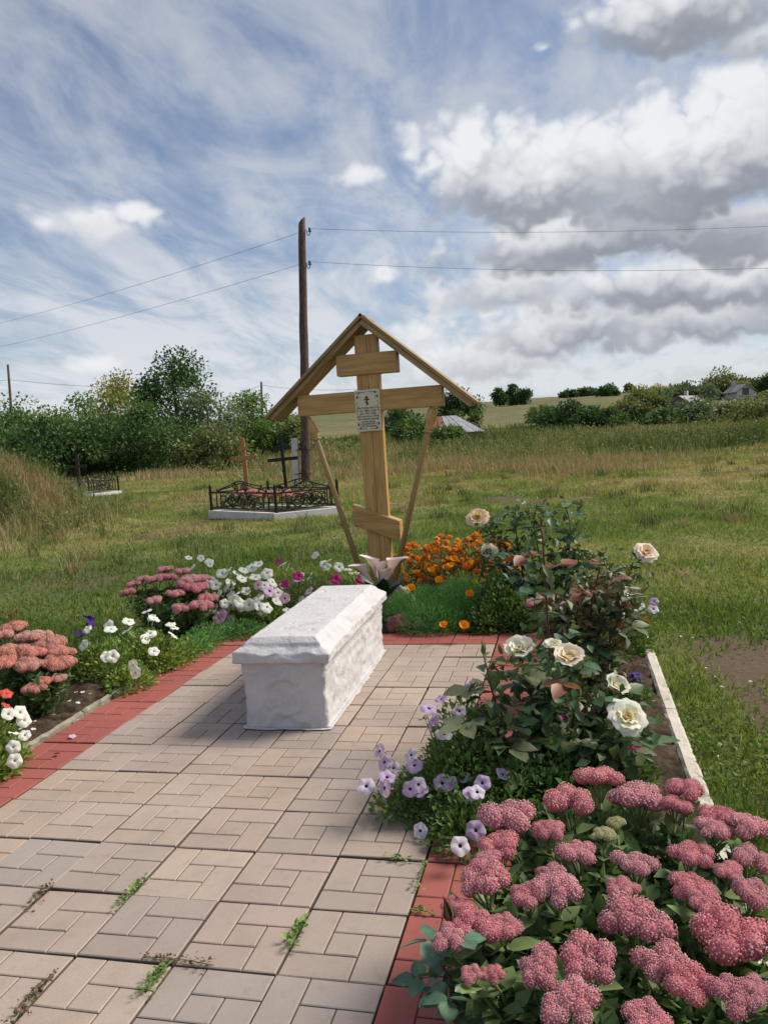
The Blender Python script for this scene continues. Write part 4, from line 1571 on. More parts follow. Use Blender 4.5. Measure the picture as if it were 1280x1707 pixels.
def tall_weeds():
    # rough meadow: tufts of tall weeds, farther off on the left
    parts = []

    def start(x, y):
        az = np.arctan2(x - CAMLOC.x, y - CAMLOC.y)
        return 23 + 15 * sst(-0.30, -0.52, az) + 4 * sst(0.0, -0.2, az) + 9 * (fbm(x * 0.15, y * 0.15, 71) - 0.5)
    x, y, r = polar(170000, 17, 84, 1.0)
    s0 = start(x, y)
    q = r - s0
    c = fbm(x * 0.33, y * 0.33, 72)
    keep = RNG.uniform(0, 1, len(x)) < sst(-2, 9, q) * np.clip((c - 0.28) * 2.6, 0.08, 1)
    keep &= ~((np.abs(x + 7.5) < 0.6) & (np.abs(y - 20.2) < 0.5))
    x, y, r, c, q = x[keep], y[keep], r[keep], c[keep], q[keep]
    kind = fbm(x * 0.16, y * 0.16, 73)
    hgt = (0.16 + (0.20 + 0.80 * np.clip((fbm(x * 0.22, y * 0.22, 74) - 0.36) * 2.6, 0, 1)) * sst(-2, 16, q)) * RNG.uniform(0.4, 1.25, len(x))
    t = np.clip(0.34 + 1.5 * (kind - 0.45) + 0.7 * (0.5 - fbm(x * .6, y * .6, 75)) + 0.22 * sst(12, 0, q) + RNG.normal(0, 0.14, len(x)), 0, 1)
    parts.append(blades(x, y, H(x, y) - 0.02, hgt, 0.010 + 0.0011 * r, t, 0.6, seg2=True))
    # patches of dry reddish grass along the front of the weeds
    x, y, r = polar(60000, 18, 44, 1.0)
    q = r - start(x, y)
    c = fbm(x * 0.22, y * 0.35, 76)
    k = (RNG.uniform(0, 1, len(x)) < sst(-3, 0, q) * sst(9, 3, q) * np.clip((c - 0.47) * 7, 0, 1)) & (bedmask(x, y) > 8)
    x, y, r, c = x[k], y[k], r[k], c[k]
    parts.append(blades(x, y, H(x, y) - 0.02, RNG.uniform(0.15, 0.6, len(x)) * (0.5 + c), 0.009 + 0.0006 * r, np.clip(0.78 + RNG.normal(0, .16, len(x)), 0, 1), 0.8, seg2=True))
    # single tufts scattered over the cut meadow
    cx, cy, cr = polar(420, 9, 27, 0.8)
    k = (bedmask(cx, cy) > 2.0) & ~((cx > -6.6) & (cx < -2.6) & (cy > 7.8) & (cy < 11.8))
    cx, cy, cr = cx[k], cy[k], cr[k]
    m = RNG.integers(0, len(cx), 22000)
    x = cx[m] + RNG.normal(0, 0.10, len(m)) * (0.5 + RNG.uniform(0, 1, len(cx))[m])
    y = cy[m] + RNG.normal(0, 0.10, len(m))
    parts.append(blades(x, y, H(x, y) - 0.02, RNG.uniform(0.05, 0.26, len(x)) * (0.4 + RNG.uniform(0, 1, len(cx))[m]), 0.006 + 0.0005 * cr[m], np.clip(RNG.uniform(0.1, 0.8, len(cx))[m] + RNG.normal(0, .1, len(x)), 0, 1), 0.9, seg2=True))
    # the weedy mound
    n = 34000
    x = RNG.normal(-9.7, 2.0, n)
    y = RNG.normal(7.0, 2.1, n)
    ml = ((x + 9.9) / 2.55) ** 2 + ((y - 7.2) / 3.1) ** 2
    k = ml < RNG.uniform(0.4, 1.3, n)
    x, y = x[k], y[k]
    g = fbm(x * 0.9, y * 0.9, 77)
    t = np.clip(0.58 + 1.7 * (0.45 - g) + 0.07 * (y - 7) + RNG.normal(0, .15, len(x)), 0, 1)
    parts.append(blades(x, y, H(x, y) - 0.02, RNG.uniform(0.12, 0.55, len(x)) * (0.5 + g), 0.013 + 0 * x, t, 0.75, seg2=True))
    off = 0
    cs, fs, ts = [], [], []
    for c_, f_, t_ in parts:
        cs.append(c_)
        fs.append(f_ + off)
        ts.append(t_)
        off += len(c_)
    ob('meadow_weeds', bigmesh('meadow_weeds', np.concatenate(cs), np.concatenate(fs), 3, M_WEED, np.concatenate(ts)), kind='stuff', label='tall dry and green weeds of the rough meadow and mound', cat='weeds')
    # leafy weeds in the meadow and on the mound
    x, y, r = polar(60000, 20, 75, 1.0)
    band = sst(0, 8, r - start(x, y))
    k = RNG.uniform(0, 1, len(x)) < band * np.clip((fbm(x * 0.4, y * 0.4, 81) - 0.42) * 4, 0, 1)
    x, y = x[k], y[k]
    hh = RNG.uniform(0.05, 1.0, len(x)) * (0.4 + 0.9 * fbm(x * 0.2, y * 0.2, 82))
    n = 9000
    xm = RNG.normal(-8.9, 1.6, n)
    ym = RNG.normal(6.3, 1.6, n)
    ml = ((xm + 9.9) / 2.55) ** 2 + ((ym - 7.0) / 3.1) ** 2
    k = (ml < 1.1) & (fbm(xm * .9, ym * .9, 77) > 0.45)
    x = np.concatenate([x, xm[k]])
    y = np.concatenate([y, ym[k]])
    hh = np.concatenate([hh, RNG.uniform(0.02, 0.35, k.sum())])
    P = np.stack([x, y, H(x, y) + hh], 1)
    rr = np.hypot(x - CAMLOC.x, y - CAMLOC.y)
    t = np.clip(0.25 + 0.8 * (fbm(x * .3, y * .3, 83) - .4) + RNG.normal(0, .12, len(x)), 0, 1)
    co, f, tn = leafcloud(P, unit(len(x)) + np.array([0, 0, .3]), 0.03 + 0.003 * rr * RNG.uniform(.6, 1.3, len(x)), 0.5, t)
    ob('meadow_herbs', bigmesh('meadow_herbs', co, f, 3, M_WEED, tn), kind='stuff', label='leafy green herbs mixed into the tall meadow weeds', cat='weeds')


tall_weeds()

# ------------------------------------------------------------------ flower building blocks
def leafmesh(name, m, w=0.5, pw=0.9, fold=0.25, curl=0.15, n=6, serr=0.0, tipw=0.0, cup=0.0):
    """leaf along +Y, unit length, normal +Z"""
    vs = []
    for i in range(n + 1):
        t = i / n
        s = math.sin(PI * t ** pw)
        ww = w * 0.5 * max(s, tipw if t > .9 else 0) + 0.012
        if serr and 0 < i < n:
            ww *= 1 + serr * (1 if i % 2 else -1)
        zc = -curl * t * t
        vs += [(-ww, t, zc + fold * ww + cup * ww * ww), (0, t, zc), (ww, t, zc + fold * ww + cup * ww * ww)]
    fs = []
    for i in range(n):
        a = i * 3
        fs += [(a, a + 1, a + 4, a + 3), (a + 1, a + 2, a + 5, a + 4)]
    return mesh(name, vs, fs, m, True)


M_STEM = mat('green_stem', [(0.10, 0.16, 0.05), (0.15, 0.21, 0.075)], rough=0.6)
M_STEMD = mat('dark_cane', [(0.035, 0.045, 0.020), (0.07, 0.065, 0.03)], rough=0.6)
M_STEMR = mat('red_cane', [(0.09, 0.022, 0.020), (0.14, 0.04, 0.03)], rough=0.5)


def sedum_head(seed, m_flor, m_core):
    rr = random.Random(seed)
    b = MB()
    lobes = []
    n = 11
    for i in range(n):
        r = 0.30 * math.sqrt(i / n) + rr.uniform(-.03, .03) + (0.03 if i else 0)
        a = i * 2.39996 + rr.uniform(-.3, .3)
        lobes.append((r * math.cos(a) * rr.uniform(1.0, 1.2), r * math.sin(a), 0.12 - 0.55 * r * r + rr.uniform(-.035, .035), rr.uniform(0.13, 0.19)))
    for (cx, cy, cz, R) in lobes:
        bm = bmesh.new()
        bmesh.ops.create_icosphere(bm, subdivisions=2, radius=R * 0.93)
        bm.verts.index_update()
        b.add([(v.co.x + cx, v.co.y + cy, v.co.z * 0.8 + cz) for v in bm.verts], [[v.index for v in f.verts] for f in bm.faces], 1)
        bm.free()
        k = 112
        for j in range(k):
            zz = 1 - 1.25 * (j + 0.5) / k
            ph = j * 2.39996 + rr.uniform(-.2, .2)
            q = math.sqrt(max(0, 1 - zz * zz))
            d = Vector((q * math.cos(ph), q * math.sin(ph), zz))
            p = Vector((cx, cy, cz)) + Vector((d.x, d.y, d.z * 0.8)) * R * rr.uniform(0.95, 1.08)
            if any((p - Vector(l[:3])).length < l[3] * 0.86 for l in lobes if l != (cx, cy, cz, R)):
                continue
            x = d.orthogonal().normalized()
            x.rotate(Matrix.Rotation(rr.uniform(0, 6), 3, d))
            y = d.cross(x)
            s = rr.uniform(0.015, 0.022)
            v = [p + d * s * 0.9, p + x * s + d * s * .15, p + y * s + d * s * .15, p - x * s + d * s * .15, p - y * s + d * s * .15]
            b.add(v, [(0, 1, 2), (0, 2, 3), (0, 3, 4), (0, 4, 1)], 0)
    for (cx, cy, cz, R) in lobes[1:9]:
        b.tube([(0, 0, -0.42), (cx * 0.5, cy * 0.5, -0.2), (cx, cy, cz - R * .5)], 0.016, 4, mi=2)
    return b.mesh('flower_head', [m_flor, m_core, M_STEM])


def islmat(name, cols, rough=0.7, trans=0.0):
    return mat(name, cols, rough=rough, attr='ISLAND', spec=0.2, trans=trans, objr=0.10, hue=0.006)


SEDP = [islmat('sedum_rose', [(0.41, 0.115, 0.145), (0.50, 0.180, 0.205), (0.55, 0.23, 0.245), (0.58, 0.29, 0.285), (0.66, 0.45, 0.42)]),
        mat('sedum_rose_core', [(0.45, 0.14, 0.17)])]
SEDS = [islmat('sedum_salmon', [(0.42, 0.13, 0.11), (0.55, 0.21, 0.175), (0.60, 0.27, 0.215), (0.60, 0.32, 0.24), (0.66, 0.44, 0.34)]),
        mat('sedum_salmon_core', [(0.42, 0.16, 0.12)])]
SEDG = [islmat('sedum_cream', [(0.30, 0.29, 0.13), (0.42, 0.40, 0.20), (0.55, 0.50, 0.28)]), mat('sedum_cream_core', [(0.22, 0.24, 0.10)])]
HEADP = [sedum_head(s, *SEDP) for s in (1, 2, 3, 4)]
HEADS = [sedum_head(s, *SEDS) for s in (5, 6, 7)]
HEADG = [sedum_head(9, *SEDG)]
M_SLEAF = mat('sedum_leaf', [(0.115, 0.175, 0.055), (0.17, 0.235, 0.085)], nscale=2, rough=0.55, objr=0.28, trans=0.12, spec=0.35)
F_SED = folmat('stonecrop', [(0.030, 0.060, 0.022), (0.060, 0.105, 0.038), (0.10, 0.145, 0.05)], k=1.75)
SLEAF = [leafmesh('leaf', M_SLEAF, w=0.55, pw=0.72, fold=0.22, curl=c, n=5, serr=0.04) for c in (0.05, 0.18, -0.1)]


def sedum(label, base, heads, meshes, green=(), nleaf=6, lsize=0.06, seed=1, group='stonecrop clumps in the beds', filler=None):
    rr = random.Random(seed)
    root = thing('stonecrop_plant', label, 'flowers', (base[0], base[1], 0.02), group=group)
    B = Vector((base[0], base[1], 0.02))
    if filler:
        # the mass of smaller lower leaves inside the clump
        nf, fs, fh = filler
        rng = np.random.default_rng(seed)
        k = rng.integers(0, len(heads), nf)
        hp = np.array([q[:3] for q in heads])[k] - np.array(B)
        tt = rng.uniform(0.15, 0.86, nf)[:, None]
        P = hp * np.concatenate([0.45 + 0.55 * tt, 0.45 + 0.55 * tt, tt], 1) + rng.normal(0, 0.028, (nf, 3))
        P[:, 2] = np.clip(P[:, 2], 0.01, fh)
        co, f, tn = leafcloud(P, unit(nf, rng) * np.array([1, 1, .5]) + np.array([0, 0, .45]), fs * rng.uniform(.6, 1.3, nf), .6, np.clip(.5 + rng.normal(0, .22, nf), 0, 1), rng=rng)
        ob('foliage', bigmesh('foliage', co, f, 3, F_SED, tn), root, kind='stuff')
    for i, (x, y, z, w) in enumerate(heads):
        h = Vector((x, y, z)) - B
        me = (HEADG[0] if i in green else meshes[i % len(meshes)])
        tilt = Vector((h.x * 0.5, h.y * 0.5, 1)).normalized()
        rot = tilt.to_track_quat('Z', 'Y').to_matrix() @ Matrix.Rotation(rr.uniform(0, 6.28), 3, 'Z')
        sc = w / 0.92
        ob('flower_head', me, root, h - Vector((0, 0, 0.03 * w)), rot, (sc * rr.uniform(.95, 1.1), sc * rr.uniform(.9, 1.05), sc * rr.uniform(1.0, 1.3)))
        st = Vector((h.x * 0.45 + rr.uniform(-.02, .02), h.y * 0.45 + rr.uniform(-.02, .02), 0))
        pts = bez([st, st.lerp(h, .5) + Vector((h.x * .06, h.y * .06, 0)), h - tilt * w * 0.40], 7)
        b = MB()
        b.tube(pts, [0.0055, 0.0052, 0.005, 0.0047, 0.0044, 0.004, 0.0036], 5)
        ob('stem', b.mesh('stem', M_STEM, True), root)
        a0 = rr.uniform(0, 6.28)
        for k in range(nleaf):
            t = 0.30 + 0.62 * (k // 2) / max(1, (nleaf - 1) // 2) + rr.uniform(-.04, .04)
            q = pts[min(6, int(t * 6))].lerp(pts[min(6, int(t * 6) + 1)], t * 6 - int(t * 6))
            a = a0 + (k % 2) * PI + (k // 2) * 1.57 + rr.uniform(-.4, .4)
            d = Vector((math.cos(a), math.sin(a), rr.uniform(0.15, 0.75)))
            s = lsize * rr.uniform(0.75, 1.25) * (1.15 - 0.35 * t)
            ob('leaf', SLEAF[rr.randrange(3)], root, q, basis(d), s)
    return root


# ------------------------------------------------------------------ blossoms
def petunia_mesh(m_face, m_throat, m_cal, seed=0, droop=0.0):
    rr = random.Random(seed)
    n = 25
    rings = [(0.05, -0.55), (0.10, -0.25), (0.20, -0.08), (0.50, 0.02), (0.80, 0.03), (1.0, -0.02)]
    vs = []
    ph = rr.uniform(0, 1)
    for k, (r, z) in enumerate(rings):
        for i in range(n):
            a = 2 * PI * i / n
            lob = 1 + (0.065 * (r ** 2)) * math.cos(5 * a) + 0.02 * rr.uniform(-1, 1) * (k > 3)
            zz = z + (0.09 * math.cos(5 * a + ph) + 0.05 * math.cos(10 * a + ph * 3)) * r ** 2 - droop * r * r * (0.5 + 0.5 * math.cos(a + ph))
            vs.append((r * lob * math.cos(a) * 0.5, r * lob * math.sin(a) * 0.5, zz * 0.5))
    fs = []
    mi = []
    for k in range(len(rings) - 1):
        for i in range(n):
            i2 = (i + 1) % n
            fs.append((k * n + i, k * n + i2, (k + 1) * n + i2, (k + 1) * n + i))
            mi.append(1 if k < 2 else 0)
    b = MB()
    b.v, b.f, b.m = [tuple(v) for v in vs], fs, mi
    b.tube([(0, 0, -0.26), (0, 0.02, -0.5), (0.02, 0.05, -0.62)], [0.035, 0.03, 0.05], 5, mi=0)
    b.tube([(0.02, 0.05, -0.6), (0.05, 0.1, -0.85)], [0.05, 0.02], 4, mi=2)
    return b.mesh('blossom', [m_face, m_throat, m_cal], True)


def petalmat(name, cols, trans=0.3, objr=0.08):
    return mat('petal_' + name, cols, nscale=3.5, rough=0.6, trans=trans, objr=objr, spec=0.2)


P_WHITE = petalmat('white', [(0.72, 0.74, 0.70), (0.80, 0.80, 0.78)])
P_LILAC = petalmat('lilac', [(0.47, 0.34, 0.56), (0.58, 0.45, 0.66)])
P_LILAC2 = petalmat('pale_lilac', [(0.62, 0.55, 0.68), (0.72, 0.66, 0.76)])
P_PINK = petalmat('pink', [(0.58, 0.34, 0.50), (0.68, 0.48, 0.60)])
P_MAG = petalmat('magenta', [(0.36, 0.012, 0.14), (0.46, 0.03, 0.21)])
P_PURP = petalmat('deep_violet', [(0.030, 0.012, 0.13), (0.06, 0.025, 0.22)])
P_RED = petalmat('coral_red', [(0.55, 0.06, 0.05), (0.66, 0.12, 0.09)])
P_DARKR = petalmat('dark_red', [(0.10, 0.006, 0.018), (0.17, 0.012, 0.03)])
T_GREEN = petalmat('throat_green', [(0.42, 0.46, 0.22)])
T_DARK = petalmat('throat_purple', [(0.10, 0.03, 0.12)])
CALX = mat('calyx', [(0.07, 0.12, 0.03)], rough=0.6)
PET = {'white': [petunia_mesh(P_WHITE, T_GREEN, CALX, s, d) for s, d in ((1, 0), (2, .2), (3, .5))],
       'lilac': [petunia_mesh(P_LILAC, T_DARK, CALX, 4), petunia_mesh(P_LILAC2, T_DARK, CALX, 5, .2), petunia_mesh(P_LILAC, T_DARK, CALX, 6, .3)],
       'pink': [petunia_mesh(P_PINK, T_DARK, CALX, 7), petunia_mesh(P_LILAC, T_DARK, CALX, 8, .2)],
       'magenta': [petunia_mesh(P_MAG, T_DARK, CALX, 9, .1)],
       'violet': [petunia_mesh(P_PURP, T_DARK, CALX, 10, .3)],
       'red': [petunia_mesh(P_RED, P_RED, CALX, 11, .4)]}

F_PET = folmat('petunia', [(0.025, 0.055, 0.014), (0.060, 0.110, 0.028), (0.11, 0.155, 0.045)], rough=0.55, k=2.0)
F_PETY = folmat('petunia_yellowish', [(0.035, 0.065, 0.014), (0.085, 0.13, 0.03), (0.18, 0.20, 0.05)], rough=0.55)
F_POP = folmat('feathery', [(0.020, 0.060, 0.018), (0.050, 0.120, 0.036), (0.095, 0.165, 0.050)], rough=0.6, k=3.2)
F_MARI = folmat('marigold', [(0.028, 0.030, 0.010), (0.055, 0.058, 0.018), (0.10, 0.075, 0.03)], rough=0.6)


def mound_pts(n, blobs, rng):
    """points through mounded foliage, denser toward the outside. blobs: (x,y,z,rx,ry,rz)"""
    wts = np.array([b[3] * b[4] + b[3] * b[5] for b in blobs])
    k = rng.choice(len(blobs), n, p=wts / wts.sum())
    B = np.array(blobs)[k]
    u = unit(n, rng)
    u[:, 2] = np.abs(u[:, 2]) * 1.1 - 0.15
    r = rng.uniform(0.0, 1.0, n) ** 0.38
    P = B[:, :3] + u * r[:, None] * B[:, 3:6]
    P[:, 2] = np.maximum(P[:, 2], 0.01)
    return P, u


def foliage(root, base, blobs, n, size, m, seed, aspect=0.55, name='foliage', updir=0.35):
    rng = np.random.default_rng(seed)
    P, u = mound_pts(n, blobs, rng)
    D = u + unit(n, rng) * 0.75 + np.array([0, 0, updir])
    s = size * rng.uniform(0.6, 1.35, n)
    t = np.clip(0.5 + rng.normal(0, 0.2, n) + 0.25 * (fbm(P[:, 0] * 14, P[:, 1] * 14, 5) - .5), 0, 1)
    co, f, tn = leafcloud(P - np.array([base[0], base[1], base[2]]), D, s, aspect, t, fold=0.2, rng=rng, curl=0.12)
    o = ob(name, bigmesh(name, co, f, 3, m, tn), root, kind='stuff')
    # some stems inside
    b = MB()
    rr = random.Random(seed)
    for i in range(26):
        bl = blobs[rr.randrange(len(blobs))]
        e = Vector((bl[0] + rr.uniform(-.8, .8) * bl[3] - base[0], bl[1] + rr.uniform(-.8, .8) * bl[4] - base[1], bl[2] + bl[5] * rr.uniform(.3, .9) - base[2]))
        s0 = Vector((e.x * .3, e.y * .3, -base[2]))
        b.tube(bez([s0, s0.lerp(e, .5) + Vector((rr.uniform(-.03, .03), rr.uniform(-.03, .03), .02)), e], 5), 0.0022, 4)
    ob('stems', b.mesh('stems', M_STEM), root, kind='stuff')
    return o


def petunia(label, base, blobs, n, flowers, size=0.024, m=None, seed=1, fsize=0.06, group='petunia clumps in the beds', stalks=True, extra=0):
    base = Vector((base[0], base[1], 0.0))
    root = thing('petunia_plant', label, 'flowers', base, group=group)
    foliage(root, base, blobs, n, size, m or F_PET, seed)
    rr = random.Random(seed + 50)
    cam = Vector((CAMLOC.x, CAMLOC.y, 2.2))
    c0 = sum((Vector(b[:3]) for b in blobs), Vector()) / len(blobs)
    ex = []
    for q in range(extra):
        bl = blobs[rr.randrange(len(blobs))]
        u = Vector((rr.gauss(0, 1), rr.gauss(0, 1) - .5, abs(rr.gauss(0, .8)) + .2)).normalized()
        ex.append((bl[0] + u.x * bl[3], bl[1] + u.y * bl[4], bl[2] + u.z * bl[5] + 0.02))
    flowers = list(flowers) + [(flowers[0][0], ex)]
    for kind, pts in flowers:
        for p in pts:
            p = Vector(p)
            out = (p - Vector((c0.x, c0.y, 0.0))).normalized()
            tocam = (cam - p).normalized()
            d = (out * 0.9 + tocam * 0.75 + Vector((rr.uniform(-1, 1), rr.uniform(-.9, .7), rr.uniform(-.3, .6)))).normalized()
            me = PET[kind][rr.randrange(len(PET[kind]))]
            rot = d.to_track_quat('Z', 'Y').to_matrix() @ Matrix.Rotation(rr.uniform(0, 6.28), 3, 'Z')
            s = fsize * rr.uniform(0.82, 1.12)
            fl = ob('blossom', me, root, p - base, rot, s)
            if stalks:
                q = p - base - d * s * 0.42
                # short stalk back into the foliage
                tgt = Vector(c0) - base
                e = q + (tgt - q) * 0.45 - Vector((0, 0, 0.05))
                b = MB()
                b.tube(bez([q, q.lerp(e, .5) - d * 0.01, e], 4), 0.0018, 4)
                ob('stalk', b.mesh('stalk', M_STEM), root)
    return root


def rose_mesh(seed, mo, mi_, openness=1.0, nl=5):
    """layered rose; unit diameter about 1"""
    rr = random.Random(seed)
    b = MB()
    layers = [(5, 0.35, 1.75, 0.56, 0.62, 0), (5, 0.25, 1.25, 0.50, 0.56, 0), (5, 0.15, 0.80, 0.43, 0.46, 0), (4, 0.05, 0.45, 0.36, 0.36, 1), (3, -0.05, 0.22, 0.30, 0.26, 1), (3, -0.1, 0.02, 0.26, 0.18, 1)][6 - nl - 1 if nl < 6 else 0:]
    for li, (n, a0, a1, L, W, mi) in enumerate(layers):
        off = rr.uniform(0, 6)
        for k in range(n):
            th = off + 2 * PI * k / n + rr.uniform(-.12, .12)
            aa0 = a0 * openness + rr.uniform(-.08, .08)
            aa1 = a1 * openness + rr.uniform(-.18, .18)
            nv, nu = 5, 4
            vs = []
            r = 0.03
            z = 0.0
            ds = L / nv
            for i in range(nv + 1):
                t = i / nv
                a = aa0 + (aa1 - aa0) * t ** 1.6
                if i:
                    r += math.sin(a) * ds
                    z += math.cos(a) * ds
                wv = W * (0.25 + 0.75 * math.sin(min(1.0, t * 1.15) * PI * 0.5)) * (1 - 0.30 * max(0, t - .75) / .25)
                for j in range(nu + 1):
                    u = j / nu * 2 - 1
                    rad = r - 0.16 * u * u * (1 - 0.6 * t) * W + (0.03 * math.sin(u * 5 + k) * t)
                    x, y = rad, u * wv * 0.5
                    zz = z - 0.05 * u * u * t + rr.uniform(-.008, .008)
                    vs.append((x * math.cos(th) - y * math.sin(th), x * math.sin(th) + y * math.cos(th), zz - 0.2))
            fs = [(i * (nu + 1) + j, i * (nu + 1) + j + 1, (i + 1) * (nu + 1) + j + 1, (i + 1) * (nu + 1) + j) for i in range(nv) for j in range(nu)]
            b.add(vs, fs, mi)
    # calyx and sepals
    b.lathe([(0.03, -0.42), (0.07, -0.36), (0.08, -0.27), (0.05, -0.20)], Matrix.Identity(4), 8, mi=2)
    for k in range(5):
        a = 2 * PI * k / 5
        d = Vector((math.cos(a), math.sin(a), 0))
        n = Vector((-d.y, d.x, 0))
        o = Vector((0, 0, -0.22))
        b.add([o + n * .05, o - n * .05, o + d * .26 + Vector((0, 0, -.10)), o + d * .12 + n * .05], [(0, 1, 2), (0, 2, 3)], 2)
    return b.mesh('blossom', [mo, mi_, CALX], True)


RP_WHITE = petalmat('rose_white', [(0.72, 0.71, 0.62), (0.80, 0.79, 0.72)])
RP_CREAM = petalmat('rose_cream', [(0.74, 0.66, 0.42), (0.80, 0.74, 0.52)])
RP_BLUSH = petalmat('rose_blush', [(0.74, 0.62, 0.53), (0.80, 0.70, 0.62)])
RP_PEACH = petalmat('rose_peach', [(0.76, 0.55, 0.36), (0.80, 0.66, 0.48)])
RP_YEL = petalmat('rose_yellow', [(0.78, 0.56, 0.18), (0.82, 0.66, 0.30)])
RP_CORAL = petalmat('rose_coral', [(0.66, 0.18, 0.16), (0.74, 0.30, 0.26)])
RP_MAUVE = petalmat('rose_mauve', [(0.42, 0.26, 0.46), (0.52, 0.36, 0.55)])
ROSE = {'white': rose_mesh(1, RP_WHITE, RP_WHITE, 0.95, 6), 'cream': rose_mesh(2, RP_WHITE, RP_CREAM, 1.1, 6), 'blush': rose_mesh(3, RP_BLUSH, RP_CREAM, 0.75, 6),
        'peach': rose_mesh(4, RP_PEACH, RP_YEL, 1.15, 6), 'pale': rose_mesh(5, RP_BLUSH, RP_PEACH, 1.1, 6), 'coral': rose_mesh(6, RP_CORAL, RP_CORAL, 0.6, 4), 'mauve': rose_mesh(7, RP_MAUVE, RP_MAUVE, 1.0, 6),
        'whitecup': rose_mesh(8, RP_WHITE, RP_WHITE, 0.7, 6)}


def bud_mesh(m, seed=0):
    b = MB()
    b.lathe([(0.05, -0.05), (0.16, 0.05), (0.19, 0.22), (0.15, 0.48), (0.07, 0.78), (0.01, 0.92)], Matrix.Identity(4), 9, 0)
    for k in range(5):
        a = 2 * PI * k / 5
        d = Vector((math.cos(a), math.sin(a), 0))
        n = Vector((-d.y, d.x, 0))
        b.add([d * .13 + n * .08, d * .13 - n * .08, d * .215 - n * .07 + Vector((0, 0, .35)), d * .215 + n * .07 + Vector((0, 0, .35)), d * .12 + Vector((0, 0, 1.05))], [(0, 1, 2, 3), (3, 2, 4)], 1)
    return b.mesh('bud', [m, CALX], True)


BUD = {'green': bud_mesh(mat('bud_green', [(0.16, 0.20, 0.07)], rough=.6)), 'white': bud_mesh(RP_WHITE), 'dark': bud_mesh(P_DARKR)}

RL = {}
for nm, cols in (('dark', [(0.020, 0.050, 0.022), (0.040, 0.080, 0.036)]), ('mid', [(0.035, 0.070, 0.024), (0.062, 0.105, 0.036)]),
                 ('olive', [(0.055, 0.066, 0.032), (0.085, 0.095, 0.050)]), ('red', [(0.075, 0.022, 0.012), (0.12, 0.042, 0.018)]), ('blue', [(0.035, 0.078, 0.048), (0.065, 0.12, 0.075)])):
    cols = [tuple(q * 1.75 for q in c) for c in cols]
    m = mat('rose_leaf_' + nm, cols, nscale=2.5, rough=0.42, objr=0.25, trans=0.15, spec=0.45)
    RL[nm] = [leafmesh('leaf', m, w=0.66, pw=0.85, fold=0.22, curl=c, n=7, serr=0.05) for c in (0.05, 0.22, -0.08)]


def rose(label, canes, blossoms, cane_mats, leafmix, ncomp=6, lsize=0.07, seed=1, lowleaf=0.25, buds=(), group='rose bushes in the beds', thick=0.0075, redtops=(), inner=None):
    rr = random.Random(seed)
    b0 = sum((Vector(c[0]) for c in canes), Vector()) / len(canes)
    B = Vector((b0.x, b0.y, 0.02))
    root = thing('rose_bush', label, 'rose bush', B, group=group)
    for ci, c in enumerate(canes):
        pts = [Vector(p) - B for p in c]
        pts[0].z = 0.0
        path = bez(pts, 15)
        b = MB()
        cm = cane_mats[ci % len(cane_mats)]
        b.tube(path, [thick * (1.0 - 0.55 * i / 14) for i in range(15)], 6)
        leaves = []
        for k in range(ncomp):
            t = lowleaf + (0.97 - lowleaf) * (k + rr.uniform(0, .6)) / ncomp
            f = t * 14
            i = min(13, int(f))
            p = path[i].lerp(path[i + 1], f - i)
            a = k * 2.4 + rr.uniform(-.5, .5) + ci
            d = Vector((math.cos(a), math.sin(a), rr.uniform(-0.1, 0.65))).normalized()
            Lr = lsize * rr.uniform(0.9, 1.35)
            e = p + d * Lr + Vector((0, 0, -0.25 * Lr))
            b.tube([p, p.lerp(e, .5) + Vector((0, 0, .08 * Lr)), e], 0.0016, 4)
            kind = rr.choices([q[0] for q in leafmix], [q[1] for q in leafmix])[0]
            if ci in redtops and t > 0.72:
                kind = 'red'
            side = d.cross(Vector((0, 0, 1))).normalized()
            s = lsize * rr.uniform(0.85, 1.25) * (1.05 - 0.25 * t)
            leaves.append((e, d + Vector((0, 0, -.35)), s * 1.1, kind))
            for sg in (-1, 1):
                q = p.lerp(e, 0.88)
                leaves.append((q, d * 0.35 + side * sg + Vector((0, 0, rr.uniform(-.35, .15))), s, kind))
                if rr.random() < 0.55:
                    q = p.lerp(e, 0.45)
                    leaves.append((q, d * 0.2 + side * sg + Vector((0, 0, rr.uniform(-.35, .2))), s * 0.78, kind))
        ob('cane', b.mesh('cane', cm, True), root)
        for (q, d, s, kind) in leaves:
            up = Vector((rr.uniform(-.5, .5), rr.uniform(-.5, .5), 1))
            ob('leaf', RL[kind][rr.randrange(3)], root, q, basis(d, up), s)
    if inner:
        nf, fs, fm = inner
        rng = np.random.default_rng(seed)
        allp = np.array([q for c in canes for q in bez([Vector(w) - B for w in c], 12)[1:11]])
        P = allp[rng.integers(0, len(allp), nf)] + rng.normal(0, 1, (nf, 3)) * np.array([.055, .055, .04])
        P[:, 2] = np.maximum(P[:, 2], 0.02)
        co, f, tn = leafcloud(P, unit(nf, rng) + np.array([0, 0, .1]), fs * rng.uniform(.6, 1.3, nf), .6, np.clip(.5 + rng.normal(0, .2, nf), 0, 1), rng=rng, curl=.15)
        ob('foliage', bigmesh('foliage', co, f, 3, fm, tn), root, kind='stuff')
    for p, kind, s, face in blossoms:
        d = Vector(face).normalized()
        rot = d.to_track_quat('Z', 'Y').to_matrix() @ Matrix.Rotation(rr.uniform(0, 6), 3, 'Z')
        ob('blossom', ROSE[kind], root, Vector(p) - B, rot, s)
    for p, kind, s, face in buds:
        d = Vector(face).normalized()
        ob('bud', BUD[kind], root, Vector(p) - B, d.to_track_quat('Z', 'Y').to_matrix(), s)
    return root


